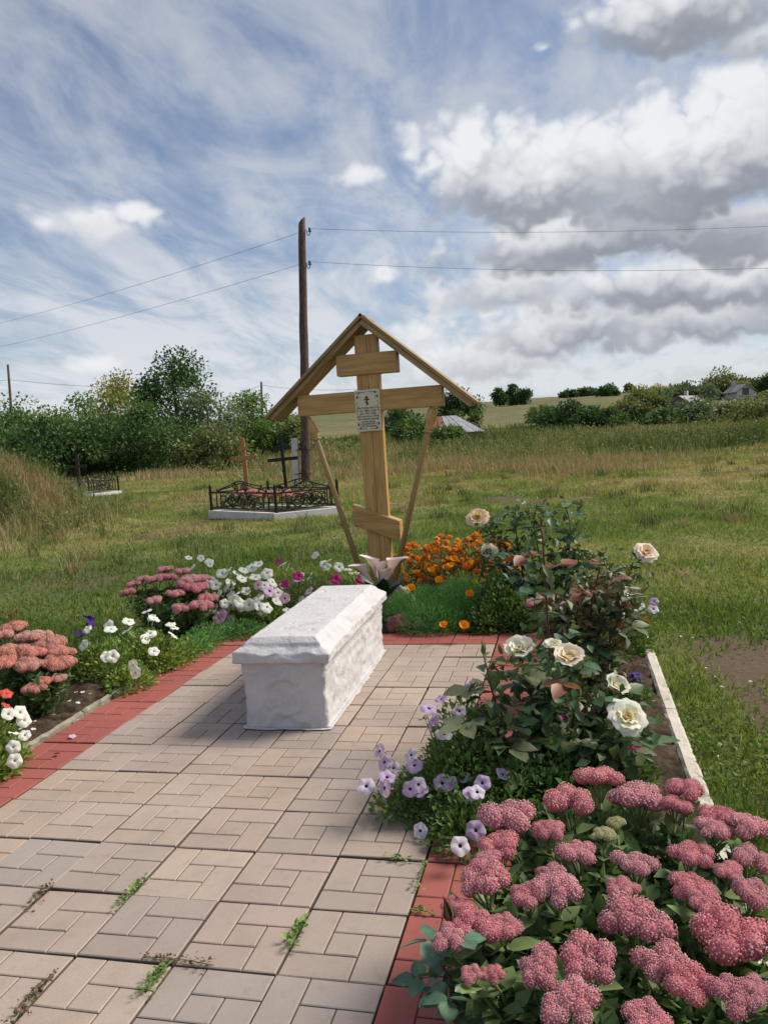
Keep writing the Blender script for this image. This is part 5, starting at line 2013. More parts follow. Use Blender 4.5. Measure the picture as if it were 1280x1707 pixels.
F_ROSE = folmat('rose', [(0.018, 0.036, 0.016), (0.036, 0.062, 0.026), (0.075, 0.082, 0.038)], rough=0.45, k=2.2, spec=.4)
F_ROSER = folmat('rose_mixed', [(0.024, 0.040, 0.018), (0.050, 0.060, 0.028), (0.13, 0.05, 0.022)], rough=0.45, k=1.9, spec=.4)

# ------------------------------------------------------------------ the planted beds
SED_R = [(1.075, -3.005, 0.142), (1.163, -2.869, 0.126), (1.263, -2.939, 0.151), (1.356, -2.996, 0.080), (1.393, -2.928, 0.105), (1.451, -3.041, 0.099), (1.428, -3.122, 0.089), (1.514, -3.120, 0.108), (1.492, -3.238, 0.090), (1.357, -3.259, 0.087), (1.428, -3.327, 0.062), (1.465, -3.383, 0.083), (1.226, -3.309, 0.092), (0.924, -3.142, 0.136), (1.022, -3.133, 0.071), (0.906, -3.262, 0.102), (1.027, -3.199, 0.076), (1.097, -3.255, 0.093), (0.880, -3.341, 0.078), (0.889, -3.438, 0.106), (1.040, -3.347, 0.070), (0.983, -3.470, 0.072), (1.047, -3.452, 0.097), (0.936, -3.570, 0.080), (0.875, -3.587, 0.103), (1.191, -3.425, 0.066), (1.215, -3.517, 0.131), (1.335, -3.392, 0.090), (1.354, -3.467, 0.069), (1.395, -3.549, 0.142), (1.022, -3.702, 0.084), (1.114, -3.677, 0.105), (1.254, -3.651, 0.104), (1.286, -3.708, 0.090), (1.075, -3.804, 0.092), (1.201, -3.800, 0.081), (1.365, -3.733, 0.083), (1.407, -3.727, 0.058), (0.929, -3.714, 0.042), (0.892, -3.735, 0.038), (0.837, -3.646, 0.067), (0.823, -3.505, 0.054), (1.161, -3.176, 0.065), (1.197, -3.123, 0.049), (1.10, -3.95, 0.1), (1.28, -3.92, 0.1), (1.5, -3.60, 0.11), (1.52, -3.8, 0.1), (0.95, -3.95, 0.09)]
sedum('large rose-pink stonecrop clump filling the bottom right corner', (1.18, -3.35), [(x, y, 0.36 + 0.012 * math.sin(i * 2.1), w * 1.13) for i, (x, y, w) in enumerate(SED_R)], HEADP, green=(42, 43), nleaf=6, lsize=0.082, seed=3, filler=(5200, 0.05, 0.26))
SED_L = [(-2.064, -1.205, 0.424, 0.210), (-2.029, -1.353, 0.416, 0.169), (-1.898, -1.273, 0.387, 0.240), (-1.768, -1.299, 0.341, 0.237), (-1.688, -1.334, 0.317, 0.201), (-1.861, -1.524, 0.371, 0.194), (-1.800, -1.460, 0.353, 0.180), (-1.753, -1.450, 0.343, 0.164), (-1.825, -1.622, 0.341, 0.190), (-1.727, -1.551, 0.306, 0.176), (-1.644, -1.431, 0.277, 0.229), (-1.880, -1.219, 0.373, 0.208), (-1.614, -1.582, 0.235, 0.095), (-1.574, -1.522, 0.232, 0.112), (-1.638, -1.642, 0.212, 0.140), (-1.627, -1.375, 0.277, 0.165), (-2.1, -1.55, .36, .18), (-1.98, -1.68, .33, .17)]
sedum('salmon-pink stonecrop clump at the left edge beside the red border', (-1.85, -1.42), [(x, y, z, w * .82) for x, y, z, w in SED_L], HEADS, nleaf=8, lsize=0.085, seed=4, filler=(2200, 0.05, 0.26))
SED_M = [(-1.969, 0.421, 0.477, 0.140), (-1.810, 0.405, 0.461, 0.139), (-1.981, 0.310, 0.423, 0.184), (-1.699, 0.322, 0.404, 0.182), (-2.105, 0.332, 0.426, 0.139), (-1.877, 0.335, 0.429, 0.138), (-1.611, 0.236, 0.364, 0.201), (-1.721, 0.263, 0.380, 0.158), (-1.730, 0.103, 0.349, 0.154), (-1.826, -0.024, 0.329, 0.138), (-1.504, 0.046, 0.269, 0.173), (-1.628, -0.035, 0.267, 0.150), (-1.504, 0.151, 0.299, 0.176), (-2.140, 0.162, 0.354, 0.135), (-2.147, 0.269, 0.402, 0.138), (-1.632, 0.390, 0.413, 0.138)]
sedum('deep pink stonecrop clump left of the tombstone beside white petunias', (-1.80, 0.22), [(x, y, z, w * .92) for x, y, z, w in SED_M], HEADP, nleaf=8, lsize=0.085, seed=5, filler=(2200, 0.05, 0.3))
sedum('small pink stonecrop behind the tall reddish rose cane', (0.95, 0.35), [(0.84, 0.30, 0.20, 0.13), (0.95, 0.33, 0.22, 0.12), (1.02, 0.26, 0.19, 0.12), (0.90, 0.42, 0.22, 0.12)], HEADP, nleaf=6, lsize=0.06, seed=6)
sedum('pale pink stonecrop inside the fenced grave under the wooden cross', (-5.1, 9.95), [(-5.1 + 0.5 * math.cos(i * 2.4) * math.sqrt(i / 12), 9.95 + 0.3 * math.sin(i * 2.4) * math.sqrt(i / 12), 0.43 + 0.04 * math.cos(i), 0.2) for i in range(12)], HEADS, nleaf=6, lsize=0.09, seed=7, group='stonecrop in the fenced grave')
sedum('pale pink stonecrop inside the fenced grave under the black cross', (-4.2, 9.4), [(-4.2 + 0.42 * math.cos(i * 2.4) * math.sqrt(i / 11), 9.4 + 0.3 * math.sin(i * 2.4) * math.sqrt(i / 11), 0.42 + 0.04 * math.cos(i), 0.2) for i in range(11)], HEADS, nleaf=6, lsize=0.09, seed=8, group='stonecrop in the fenced grave')

PET_LILAC = [(0.405, -2.402, 0.206), (0.382, -2.373, 0.236), (0.437, -2.397, 0.182), (0.503, -2.377, 0.226), (0.617, -2.294, 0.277), (0.425, -2.505, 0.155), (0.430, -2.470, 0.180), (0.515, -2.485, 0.145), (0.543, -2.467, 0.154), (0.761, -2.529, 0.164), (0.739, -2.524, 0.156), (0.775, -2.493, 0.180), (0.840, -2.406, 0.177), (0.771, -2.687, 0.107), (0.727, -2.751, 0.086), (0.524, -2.209, 0.310), (0.539, -2.152, 0.326), (0.578, -2.090, 0.342), (0.655, -2.019, 0.356), (0.685, -1.960, 0.362), (0.558, -2.203, 0.296), (0.654, -2.127, 0.306), (0.513, -2.378, 0.188), (0.350, -2.472, 0.144)]
petunia('sprawling lilac petunia spilling over the paving in front of the roses', (0.78, -2.25),
        [(0.70, -2.25, 0.02, 0.25, 0.30, 0.26), (0.56, -2.30, 0.0, 0.16, 0.20, 0.17), (0.75, -2.52, 0.0, 0.20, 0.18, 0.14), (0.66, -2.05, 0.05, 0.16, 0.20, 0.30), (0.85, -2.35, 0.0, 0.18, 0.25, 0.2), (0.45, -2.42, 0.03, 0.10, 0.08, 0.09)], 7500,
        [('lilac', PET_LILAC), ('white', [(0.962, -2.228, 0.164), (1.208, -2.070, 0.119), (1.174, -2.079, 0.110)])], extra=7, size=0.026, seed=21, fsize=0.062, stalks=True)
PET_WHITE = [(-1.302, 0.680, 0.470), (-1.446, 0.589, 0.418), (-1.581, 0.609, 0.418), (-1.610, 0.543, 0.336), (-1.474, 0.526, 0.360), (-1.382, 0.549, 0.377), (-1.198, 0.595, 0.411), (-1.323, 0.452, 0.301), (-1.436, 0.423, 0.276), (-1.441, 0.315, 0.239), (-1.374, 0.333, 0.257), (-1.331, 0.341, 0.241), (-1.266, 0.354, 0.214), (-1.172, 0.324, 0.210), (-1.112, 0.337, 0.197), (-1.525, 0.404, 0.291), (-1.349, 0.667, 0.450), (-1.156, 0.598, 0.338), (-1.571, 0.391, 0.272), (-1.187, 0.487, 0.337), (-1.676, 0.583, 0.377), (-1.534, 0.622, 0.439), (-1.40, 0.62, 0.44), (-1.50, 0.48, 0.33), (-1.28, 0.55, 0.39)]
petunia('dense white petunia clump left of the tombstone', (-1.36, 0.60), [(-1.38, 0.62, 0.08, 0.33, 0.26, 0.34), (-1.25, 0.48, 0.02, 0.26, 0.18, 0.22), (-1.55, 0.60, 0.05, 0.2, 0.2, 0.28)], 7000,
        [('white', PET_WHITE), ('pink', [(-1.108, 0.400, 0.307), (-1.446, 0.203, 0.151), (-1.424, 0.210, 0.172), (-1.522, 0.293, 0.200)])], size=0.03, m=F_PETY, extra=16, seed=22, fsize=0.09, stalks=False)
petunia('mixed white and pink petunias behind the tombstone', (-0.85, 0.85), [(-0.95, 0.80, 0.05, 0.26, 0.26, 0.30), (-0.66, 0.95, 0.03, 0.26, 0.24, 0.26), (-0.80, 0.6, 0.0, 0.25, 0.18, 0.2)], 6000,
        [('white', [(-1.107, 0.823, 0.416), (-1.153, 0.815, 0.443), (-0.955, 1.070, 0.469), (-0.855, 0.984, 0.406), (-0.833, 0.987, 0.380), (-0.737, 1.009, 0.373), (-0.667, 1.023, 0.354), (-0.946, 0.853, 0.333), (-0.830, 0.992, 0.428), (-0.60, 0.95, 0.33)]),
         ('pink', [(-0.974, 0.642, 0.349), (-0.983, 0.373, 0.255), (-0.854, 0.559, 0.269), (-1.232, 0.477, 0.340)]), ('magenta', [(-1.175, 0.812, 0.468), (-1.031, 0.524, 0.336), (-0.963, 0.646, 0.372), (-0.474, 0.755, 0.316), (-0.679, 0.709, 0.330), (-0.50, 0.74, 0.30)])],
        size=0.028, extra=10, seed=23, fsize=0.085, stalks=False)
petunia('sparse white petunia at the back of the pink stonecrop', (-1.95, 0.95), [(-1.9, 0.9, 0.02, 0.25, 0.22, 0.30), (-1.75, .8, 0., .2, .2, .3)], 2600, [('white', [(-1.759, 0.778, 0.466), (-1.874, 0.859, 0.506), (-1.95, .85, .44), (-2.03, 0.95, 0.50), (-1.80, 0.86, .47)])], size=0.028, seed=24, fsize=0.07)
PET_WHITE2 = [(-1.734, -0.775, 0.342), (-1.863, -0.807, 0.329), (-1.689, -0.817, 0.330), (-1.796, -0.952, 0.264), (-1.607, -1.016, 0.208), (-1.572, -1.008, 0.209), (-1.429, -1.030, 0.164), (-1.701, -0.355, 0.337), (-1.649, -0.398, 0.305), (-1.558, -0.589, 0.243), (-1.560, -0.643, 0.218), (-1.434, -0.772, 0.175), (-1.479, -0.416, 0.238), (-1.498, -0.418, 0.260), (-1.432, -0.511, 0.210), (-1.714, -0.566, 0.318), (-1.669, -0.662, 0.282), (-1.601, -0.438, 0.306), (-1.390, -1.076, 0.131)]
petunia('straggling white petunias along the left red border', (-1.66, -0.70), [(-1.72, -0.85, 0.03, 0.2, 0.2, 0.25), (-1.62, -0.55, 0.02, 0.2, 0.24, 0.24), (-1.52, -0.95, 0.0, 0.15, 0.2, 0.13), (-1.50, -0.45, 0.0, 0.15, 0.3, 0.17)], 6500, [('white', PET_WHITE2)], size=0.028, m=F_PETY, seed=25, fsize=0.076)
petunia('deep violet petunia behind the white petunias of the left border', (-1.90, -0.78), [(-1.90, -0.78, 0.02, 0.12, 0.14, 0.30), (-1.95, -1.0, 0, 0.1, 0.1, 0.2)], 1500, [('violet', [(-1.90, -0.71, 0.385), (-1.90, -0.82, 0.31), (-1.92, -1.03, 0.315), (-1.87, -.74, .36)])], size=0.026, seed=26, fsize=0.075)
PET_WHITE3 = [(-1.438, -2.006, 0.227), (-1.420, -2.006, 0.189), (-1.392, -2.105, 0.164), (-1.389, -2.055, 0.136), (-1.376, -2.157, 0.120), (-1.302, -2.245, 0.095), (-1.528, -1.978, 0.207)]
petunia('white and coral-red petunias cut by the left edge of the photo', (-1.60, -2.12), [(-1.60, -2.10, 0.0, 0.2, 0.22, 0.22), (-1.50, -2.2, 0, 0.15, 0.15, 0.13)], 4200,
        [('white', PET_WHITE3), ('red', [(-1.601, -1.885, 0.278), (-1.563, -1.932, 0.231)])], size=0.028, m=F_PETY, seed=27, fsize=0.062)
petunia('small violet petunia on the bare soil beside the white kerb', (1.38, -1.15), [(1.38, -1.15, 0.0, 0.1, 0.1, 0.13)], 700, [('violet', [(1.36, -1.2, 0.14), (1.40, -1.17, 0.16)])], size=0.022, seed=28, fsize=0.06)
petunia('magenta and dark red petunias low under the front roses', (1.20, -1.90), [(1.15, -1.95, 0.0, 0.22, 0.22, 0.20), (1.3, -2.1, 0, .12, .12, .14)], 3000, [('magenta', [(1.12, -1.98, 0.24), (1.18, -1.93, 0.25), (1.24, -1.96, 0.24), (1.32, -2.06, 0.155), (1.05, -1.99, .24)])], size=0.026, seed=29, fsize=0.055)
petunia('small mauve-flowered clump leaning out beside the far end of the kerb', (1.45, -0.25), [(1.42, -0.22, 0.0, 0.16, 0.2, 0.26)], 2200, [('lilac', [(1.489, -0.332, 0.313), (1.564, -0.317, 0.291), (1.57, -0.31, 0.335), (1.30, -.05, .30), (1.24, 0.0, .33)])], size=0.028, seed=30, fsize=0.06)

ROSE_A = [
    [(1.007, -2.081, 0), (1.063, -2.099, 0.146), (1.097, -2.125, 0.324), (1.085, -2.140, 0.500)],
    [(0.975, -2.039, 0), (0.969, -2.019, 0.135), (0.930, -2.009, 0.330), (0.893, -2.002, 0.480)],
    [(0.961, -2.091, 0), (0.916, -2.132, 0.156), (0.809, -2.141, 0.325), (0.763, -2.132, 0.533)],
    [(1.019, -2.078, 0), (1.154, -1.981, 0.12), (1.207, -1.955, 0.235), (1.256, -1.934, 0.30)],
    [(1.030, -2.076, 0), (1.160, -2.185, 0.100), (1.227, -2.210, 0.195), (1.274, -2.191, 0.27)],
    [(0.974, -1.842, 0), (0.998, -1.691, 0.300), (0.995, -1.654, 0.644), (0.992, -1.675, 0.965)],
    [(0.964, -2.140, 0), (0.892, -2.196, 0.116), (0.846, -2.245, 0.223), (0.732, -2.256, 0.388)],
    [(1.006, -2.032, 0), (1.093, -1.940, 0.10), (1.208, -1.978, 0.12), (1.336, -2.034, 0.171)],
    [(0.99, -2.06, 0), (1.02, -1.98, 0.2), (1.05, -1.93, 0.36), (1.02, -1.92, 0.50)]]
MIXA = [('dark', 5), ('mid', 3), ('olive', 4), ('red', 0.5)]
rose('white rose bush in full leaf with one tall dark red cane, nearest the stonecrop', ROSE_A,
     [((0.893, -2.002, 0.515), 'whitecup', 0.155, (-0.1, -0.5, 1)), ((1.085, -2.140, 0.525), 'blush', 0.14, (0.1, -0.5, 1)), ((1.262, -1.934, 0.345), 'whitecup', 0.135, (0.5, -0.4, 0.8)), ((1.285, -2.191, 0.315), 'cream', 0.16, (0.35, -0.7, 0.75)), ((1.02, -1.92, 0.515), 'white', 0.09, (0, -.2, 1))],
     [M_STEMD, M_STEMD, M_STEMR, M_STEMD, M_STEMD, M_STEMR, M_STEMD, M_STEMD, M_STEM], MIXA, ncomp=8, lsize=0.10, seed=41, lowleaf=0.22,
     inner=(1100, 0.058, F_ROSE), buds=[((0.763, -2.132, 0.54), 'green', 0.05, (0, 0, 1)), ((0.83, -2.10, 0.53), 'green', 0.045, (-.2, -.1, 1)), ((0.87, -2.10, 0.49), 'green', 0.05, (.1, -.2, 1)), ((0.79, -2.11, 0.47), 'green', 0.045, (.2, -.3, 1)), ((0.97, -2.0, 0.56), 'green', 0.05, (.2, 0, 1)), ((0.99, -1.675, 0.97), 'dark', 0.03, (0, 0, 1)), ((1.17, -2.1, 0.43), 'green', 0.035, (.1, 0, 1))], redtops=(5,))
ROSE_B = [
    [(1.173, -1.260, 0), (1.198, -1.182, 0.236), (1.195, -1.157, 0.503), (1.245, -1.177, 0.700)],
    [(1.158, -1.263, 0), (1.112, -1.148, 0.257), (1.113, -1.133, 0.407), (1.135, -1.119, 0.500)],
    [(1.187, -1.257, 0), (1.262, -1.211, 0.305), (1.335, -1.178, 0.475), (1.325, -1.170, 0.578)],
    [(1.145, -1.167, 0), (1.054, -1.058, 0.263), (1.045, -1.045, 0.417), (1.021, -1.037, 0.557)],
    [(1.17, -1.2, 0), (1.20, -1.05, 0.25), (1.30, -1.0, 0.45), (1.38, -0.98, 0.53)]]
rose('rose bush with reddish young shoots and a single coral bud behind the white roses', ROSE_B, [((1.135, -1.119, 0.525), 'coral', 0.09, (0, -.6, .8))],
     [M_STEMR, M_STEMD, M_STEMR, M_STEMD], [('dark', 4), ('olive', 4), ('red', 0.7), ('mid', 2)], ncomp=9, lsize=0.085, seed=42, lowleaf=0.2, redtops=(0,), inner=(800, 0.058, F_ROSER))
ROSE_C = [
    [(0.774, 0.700, 0), (0.655, 0.817, 0.346), (0.535, 0.815, 0.624), (0.439, 0.803, 0.715)],
    [(0.774, 0.700, 0), (0.749, 0.737, 0.358), (0.718, 0.755, 0.625), (0.718, 0.774, 0.824)],
    [(0.795, 0.705, 0), (0.875, 0.867, 0.331), (0.845, 0.890, 0.648), (0.875, 0.916, 0.848)],
    [(0.817, 0.709, 0), (1.009, 0.796, 0.340), (1.106, 0.843, 0.599), (1.067, 0.863, 0.902)],
    [(0.817, 0.709, 0), (1.047, 0.691, 0.225), (1.182, 0.738, 0.390), (1.248, 0.757, 0.429)],
    [(0.771, 0.598, 0), (0.644, 0.599, 0.252), (0.568, 0.602, 0.475), (0.542, 0.605, 0.555)],
    [(0.817, 0.709, 0), (1.001, 0.777, 0.164), (1.077, 0.820, 0.424), (1.130, 0.853, 0.642)]]
rose('tall dark-leaved rose bush with peach-yellow roses right of the marigolds', ROSE_C, [((0.432, 0.80, 0.755), 'peach', 0.19, (-0.1, -.7, .7)), ((0.535, 0.595, 0.53), 'white', 0.15, (-0.2, -.9, -.3))],
     [M_STEMD], [('dark', 6), ('mid', 2)], ncomp=10, lsize=0.095, seed=43, lowleaf=0.2, inner=(900, 0.055, F_ROSE))
ROSE_D = [
    [(1.369, -0.172, 0), (1.413, -0.144, 0.310), (1.457, -0.116, 0.491), (1.550, -0.086, 0.566)],
    [(1.369, -0.172, 0), (1.306, -0.169, 0.317), (1.330, -0.149, 0.463), (1.298, -0.147, 0.557)],
    [(1.36, -0.2, 0), (1.25, -0.1, 0.25), (1.2, -0.05, 0.38), (1.16, 0.0, 0.46)]]
rose('small rose bush with one pale peach rose at the far end of the kerb', ROSE_D, [((1.556, -0.086, 0.595), 'pale', 0.16, (0.3, -.6, .7))], [M_STEMD, M_STEMR], [('mid', 4), ('dark', 3), ('red', 1)], ncomp=7, lsize=0.066, seed=44, inner=(300, 0.045, F_ROSE))


def towards(p, k):
    return CAMLOC + (Vector(p) - CAMLOC) * k


ROSE_E = [[(0.850, -3.371, -0.016), (0.814, -3.365, 0.131), (0.789, -3.362, 0.226)], [(0.850, -3.371, -0.016), (0.894, -3.333, 0.054), (0.938, -3.319, 0.094)],
          [(0.850, -3.371, -0.016), (0.802, -3.403, 0.095), (0.769, -3.406, 0.139)], [(0.850, -3.371, -0.016), (0.926, -3.400, 0.030), (0.968, -3.388, 0.055)]]
ROSE_E = [[towards(p, 0.87) for p in c] for c in ROSE_E]
E0 = Vector((ROSE_E[0][0].x + 0.03, ROSE_E[0][0].y, 0.0))
ROSE_E = [[E0] + c for c in ROSE_E]
rose('young rose shoot with bluish leaves and a dark red bud in front of the stonecrop', ROSE_E, [], [M_STEMR, M_STEM], [('blue', 1)], ncomp=6, lsize=0.060, seed=45, lowleaf=0.45,
     buds=[(ROSE_E[0][-1], 'dark', 0.055, (-.15, 0, 1))], thick=0.004)

# marigolds, poppies


def marigold_mesh(seed, m):
    rr = random.Random(seed)
    b = MB()
    for k in range(5):
        n = 11 - k * 2
        r = 0.5 - k * 0.1
        z = k * 0.09
        for i in range(max(3, n)):
            a = 2 * PI * (i + rr.uniform(-.2, .2)) / max(3, n) + k
            d = Vector((math.cos(a), math.sin(a), 0))
            n_ = Vector((-d.y, d.x, 0))
            o = d * (r * .35) + Vector((0, 0, z))
            e = d * r + Vector((0, 0, z + rr.uniform(-.02, .08)))
            w = 0.13
            b.add([o - n_ * w * .6, o + n_ * w * .6, e + n_ * w + Vector((0, 0, .03)), e - n_ * w], [(0, 1, 2, 3)])
    b.lathe([(0.06, -0.35), (0.16, -0.2), (0.2, 0.02)], Matrix.Identity(4), 7, mi=1)
    return b.mesh('flower', [m, CALX])


MG = [marigold_mesh(1, petalmat('marigold_orange', [(0.64, 0.17, 0.006), (0.74, 0.26, 0.01)], .15)), marigold_mesh(2, petalmat('marigold_amber', [(0.62, 0.24, 0.010), (0.68, 0.32, 0.02)], .15)), marigold_mesh(3, petalmat('marigold_rust', [(0.38, 0.07, 0.006), (0.50, 0.12, 0.01)], .15))]


def marigolds():
    B = Vector((0.26, 1.62, 0.0))
    root = thing('marigold_clump', 'thick clump of small orange marigolds right of the cross foot', 'flowers', B)
    blobs = [(-0.24, 1.62, 0.0, 0.22, 0.26, 0.42), (0.02, 1.64, 0.0, 0.25, 0.28, 0.47), (0.28, 1.66, 0.0, 0.25, 0.28, 0.48), (0.48, 1.58, 0, 0.2, 0.25, 0.44)]
    foliage(root, B, blobs, 7500, 0.03, F_MARI, 61, aspect=0.3)
    rr = random.Random(8)
    for i in range(295):
        bl = blobs[rr.randrange(4)]
        a = rr.uniform(0, 6.28)
        q = math.sqrt(rr.random())
        x, y = bl[0] + q * math.cos(a) * bl[3] * 1.05, bl[1] + q * math.sin(a) * bl[4] * 1.05
        z = bl[2] + bl[5] * math.sqrt(max(0.04, 1.05 - q * q)) * rr.uniform(0.95, 1.10)
        d = Vector((rr.uniform(-.4, .4), rr.uniform(-.9, -.1), 1)).normalized()
        rot = d.to_track_quat('Z', 'Y').to_matrix() @ Matrix.Rotation(rr.uniform(0, 6), 3, 'Z')
        ob('flower', MG[rr.choice((0, 0, 0, 1, 2))], root, Vector((x, y, z)) - B, rot, rr.uniform(0.046, 0.062))


marigolds()


def poppy_mesh(m):
    b = MB()
    for k in range(4):
        th = k * PI / 2
        vs = []
        for i in range(5):
            t = i / 4
            r = 0.04 + 0.40 * t ** 0.8
            z = 0.42 * t ** 1.3
            w = 0.10 + 0.52 * math.sin(min(1, t * 1.1) * PI / 2)
            for j in range(4):
                u = j / 3 * 2 - 1
                x, y = r - 0.10 * u * u, u * w * 0.5
                vs.append((x * math.cos(th) - y * math.sin(th), x * math.sin(th) + y * math.cos(th), z + 0.02 * k - .05 * u * u))
        b.add(vs, [(i * 4 + j, i * 4 + j + 1, i * 4 + j + 5, i * 4 + j + 4) for i in range(4) for j in range(3)])
    b.tube([(0, 0, 0.02), (0.02, 0, -0.7)], 0.025, 4, mi=1)
    return b.mesh('flower', [m, M_STEM], True)


POPM = poppy_mesh(petalmat('poppy_orange', [(0.70, 0.22, 0.004), (0.78, 0.31, 0.008)], .35))
POPPY = [(0.258, 0.029, 0.101), (-0.026, 0.393, 0.286), (0.145, 0.590, 0.301), (0.391, 0.434, 0.226), (0.206, 1.025, 0.383), (0.164, 0.907, 0.343), (0.196, 0.916, 0.350), (0.326, 0.843, 0.350), (0.359, 0.853, 0.371), (0.062, 0.781, 0.345), (-0.249, 0.285, 0.234), (0.387, 0.058, 0.088)]


def poppies():
    B = Vector((0.10, 0.55, 0.0))
    root = thing('poppy_clump', 'feathery green poppy clump with a few orange cups behind the tombstone', 'flowers', B)
    rng = np.random.default_rng(71)
    blobs = [(-0.02, 0.60, 0.0, 0.26, 0.30, 0.30), (0.24, 0.60, 0.0, 0.28, 0.32, 0.33), (0.12, 0.40, 0.0, 0.30, 0.22, 0.20), (-0.17, 0.55, 0, 0.16, 0.22, 0.25), (0.3, 0.85, 0, 0.25, 0.2, 0.34)]
    P, u = mound_pts(24000, blobs, rng)
    co, f, t = leafcloud(P - np.array(B), u * 0.7 + unit(len(P), rng) * 0.6 + np.array([0, 0, 0.6]), rng.uniform(0.018, 0.045, len(P)), 0.13, np.clip(.5 + rng.normal(0, .2, len(P)), 0, 1), fold=0.05, rng=rng, curl=0.1)
    ob('foliage', bigmesh('foliage', co, f, 3, F_POP, t), root, kind='stuff')
    rr = random.Random(9)
    for p in POPPY:
        d = Vector((rr.uniform(-.4, .4), rr.uniform(-.9, -.2), 1)).normalized()
        ob('flower', POPM, root, Vector(p) - B + Vector((0, 0, 0.01)), d.to_track_quat('Z', 'Y').to_matrix(), rr.uniform(0.062, 0.08))


poppies()


def leafy(name, label, base, blobs, n, size, m, seed, aspect=.6, group='leafy plants in the beds'):
    B = Vector((base[0], base[1], 0))
    root = thing(name, label, 'plant', B, group=group)
    foliage(root, B, blobs, n, size, m, seed, aspect)


leafy('leafy_plant', 'dark bushy green plant right of the poppy clump', (0.60, 0.55), [(0.58, 0.55, 0.02, 0.20, 0.25, 0.36), (0.72, 0.45, 0, 0.18, 0.2, 0.25), (0.5, 0.4, 0, 0.16, 0.18, 0.2)], 5200, 0.032, F_PET, 81)
leafy('leafy_plant', 'pale green leafy plant low behind the far end of the kerb', (1.22, 0.25), [(1.20, 0.25, 0.0, 0.22, 0.26, 0.28), (1.35, 0.1, 0, .14, .2, .2)], 3500, 0.032, F_PETY, 82)
leafy('leafy_plant', 'green leafy plant low behind the small violet petunia', (1.15, -0.75), [(1.12, -0.72, 0.0, 0.22, 0.26, 0.22), (1.25, -0.45, 0, 0.18, 0.2, 0.2)], 3200, 0.03, F_PET, 83)
leafy('leafy_plant', 'feathery low green plant at the foot of the deep pink stonecrop', (-1.50, -0.02), [(-1.50, 0.05, 0.0, 0.17, 0.30, 0.14), (-1.45, -0.2, 0, .12, .2, .12), (-1.3, 0.25, 0, .3, .14, .12)], 4200, 0.024, F_POP, 84, aspect=.3)
leafy('leafy_plant', 'low green weeds between the two pink stonecrops at left', (-1.85, -0.25), [(-1.88, -0.3, 0.0, 0.2, 0.35, 0.18)], 2600, 0.03, F_PET, 85)
leafy('leafy_plant', 'dark leafy undergrowth beneath the white roses', (1.05, -2.3), [(1.05, -2.25, 0.0, 0.26, 0.26, 0.20), (1.15, -2.55, 0, .25, .18, .16)], 3800, 0.036, F_DARK, 86)
leafy('leafy_plant', 'dark green foliage low behind the marigold clump edge', (0.85, 1.3), [(0.85, 1.3, 0.0, 0.22, 0.26, 0.34), (1.1, 1.2, 0, .2, .25, .3)], 3800, 0.034, F_PET, 87)

# calla bouquet
M_CALLA = petalmat('calla', [(0.66, 0.53, 0.56), (0.74, 0.64, 0.66)], .12)
M_CLEAF = mat('calla_leaf', [(0.010, 0.028, 0.014), (0.022, 0.050, 0.024)], rough=0.4, spec=0.5)
M_SPADIX = mat('spadix', [(0.70, 0.52, 0.08)], rough=.7)


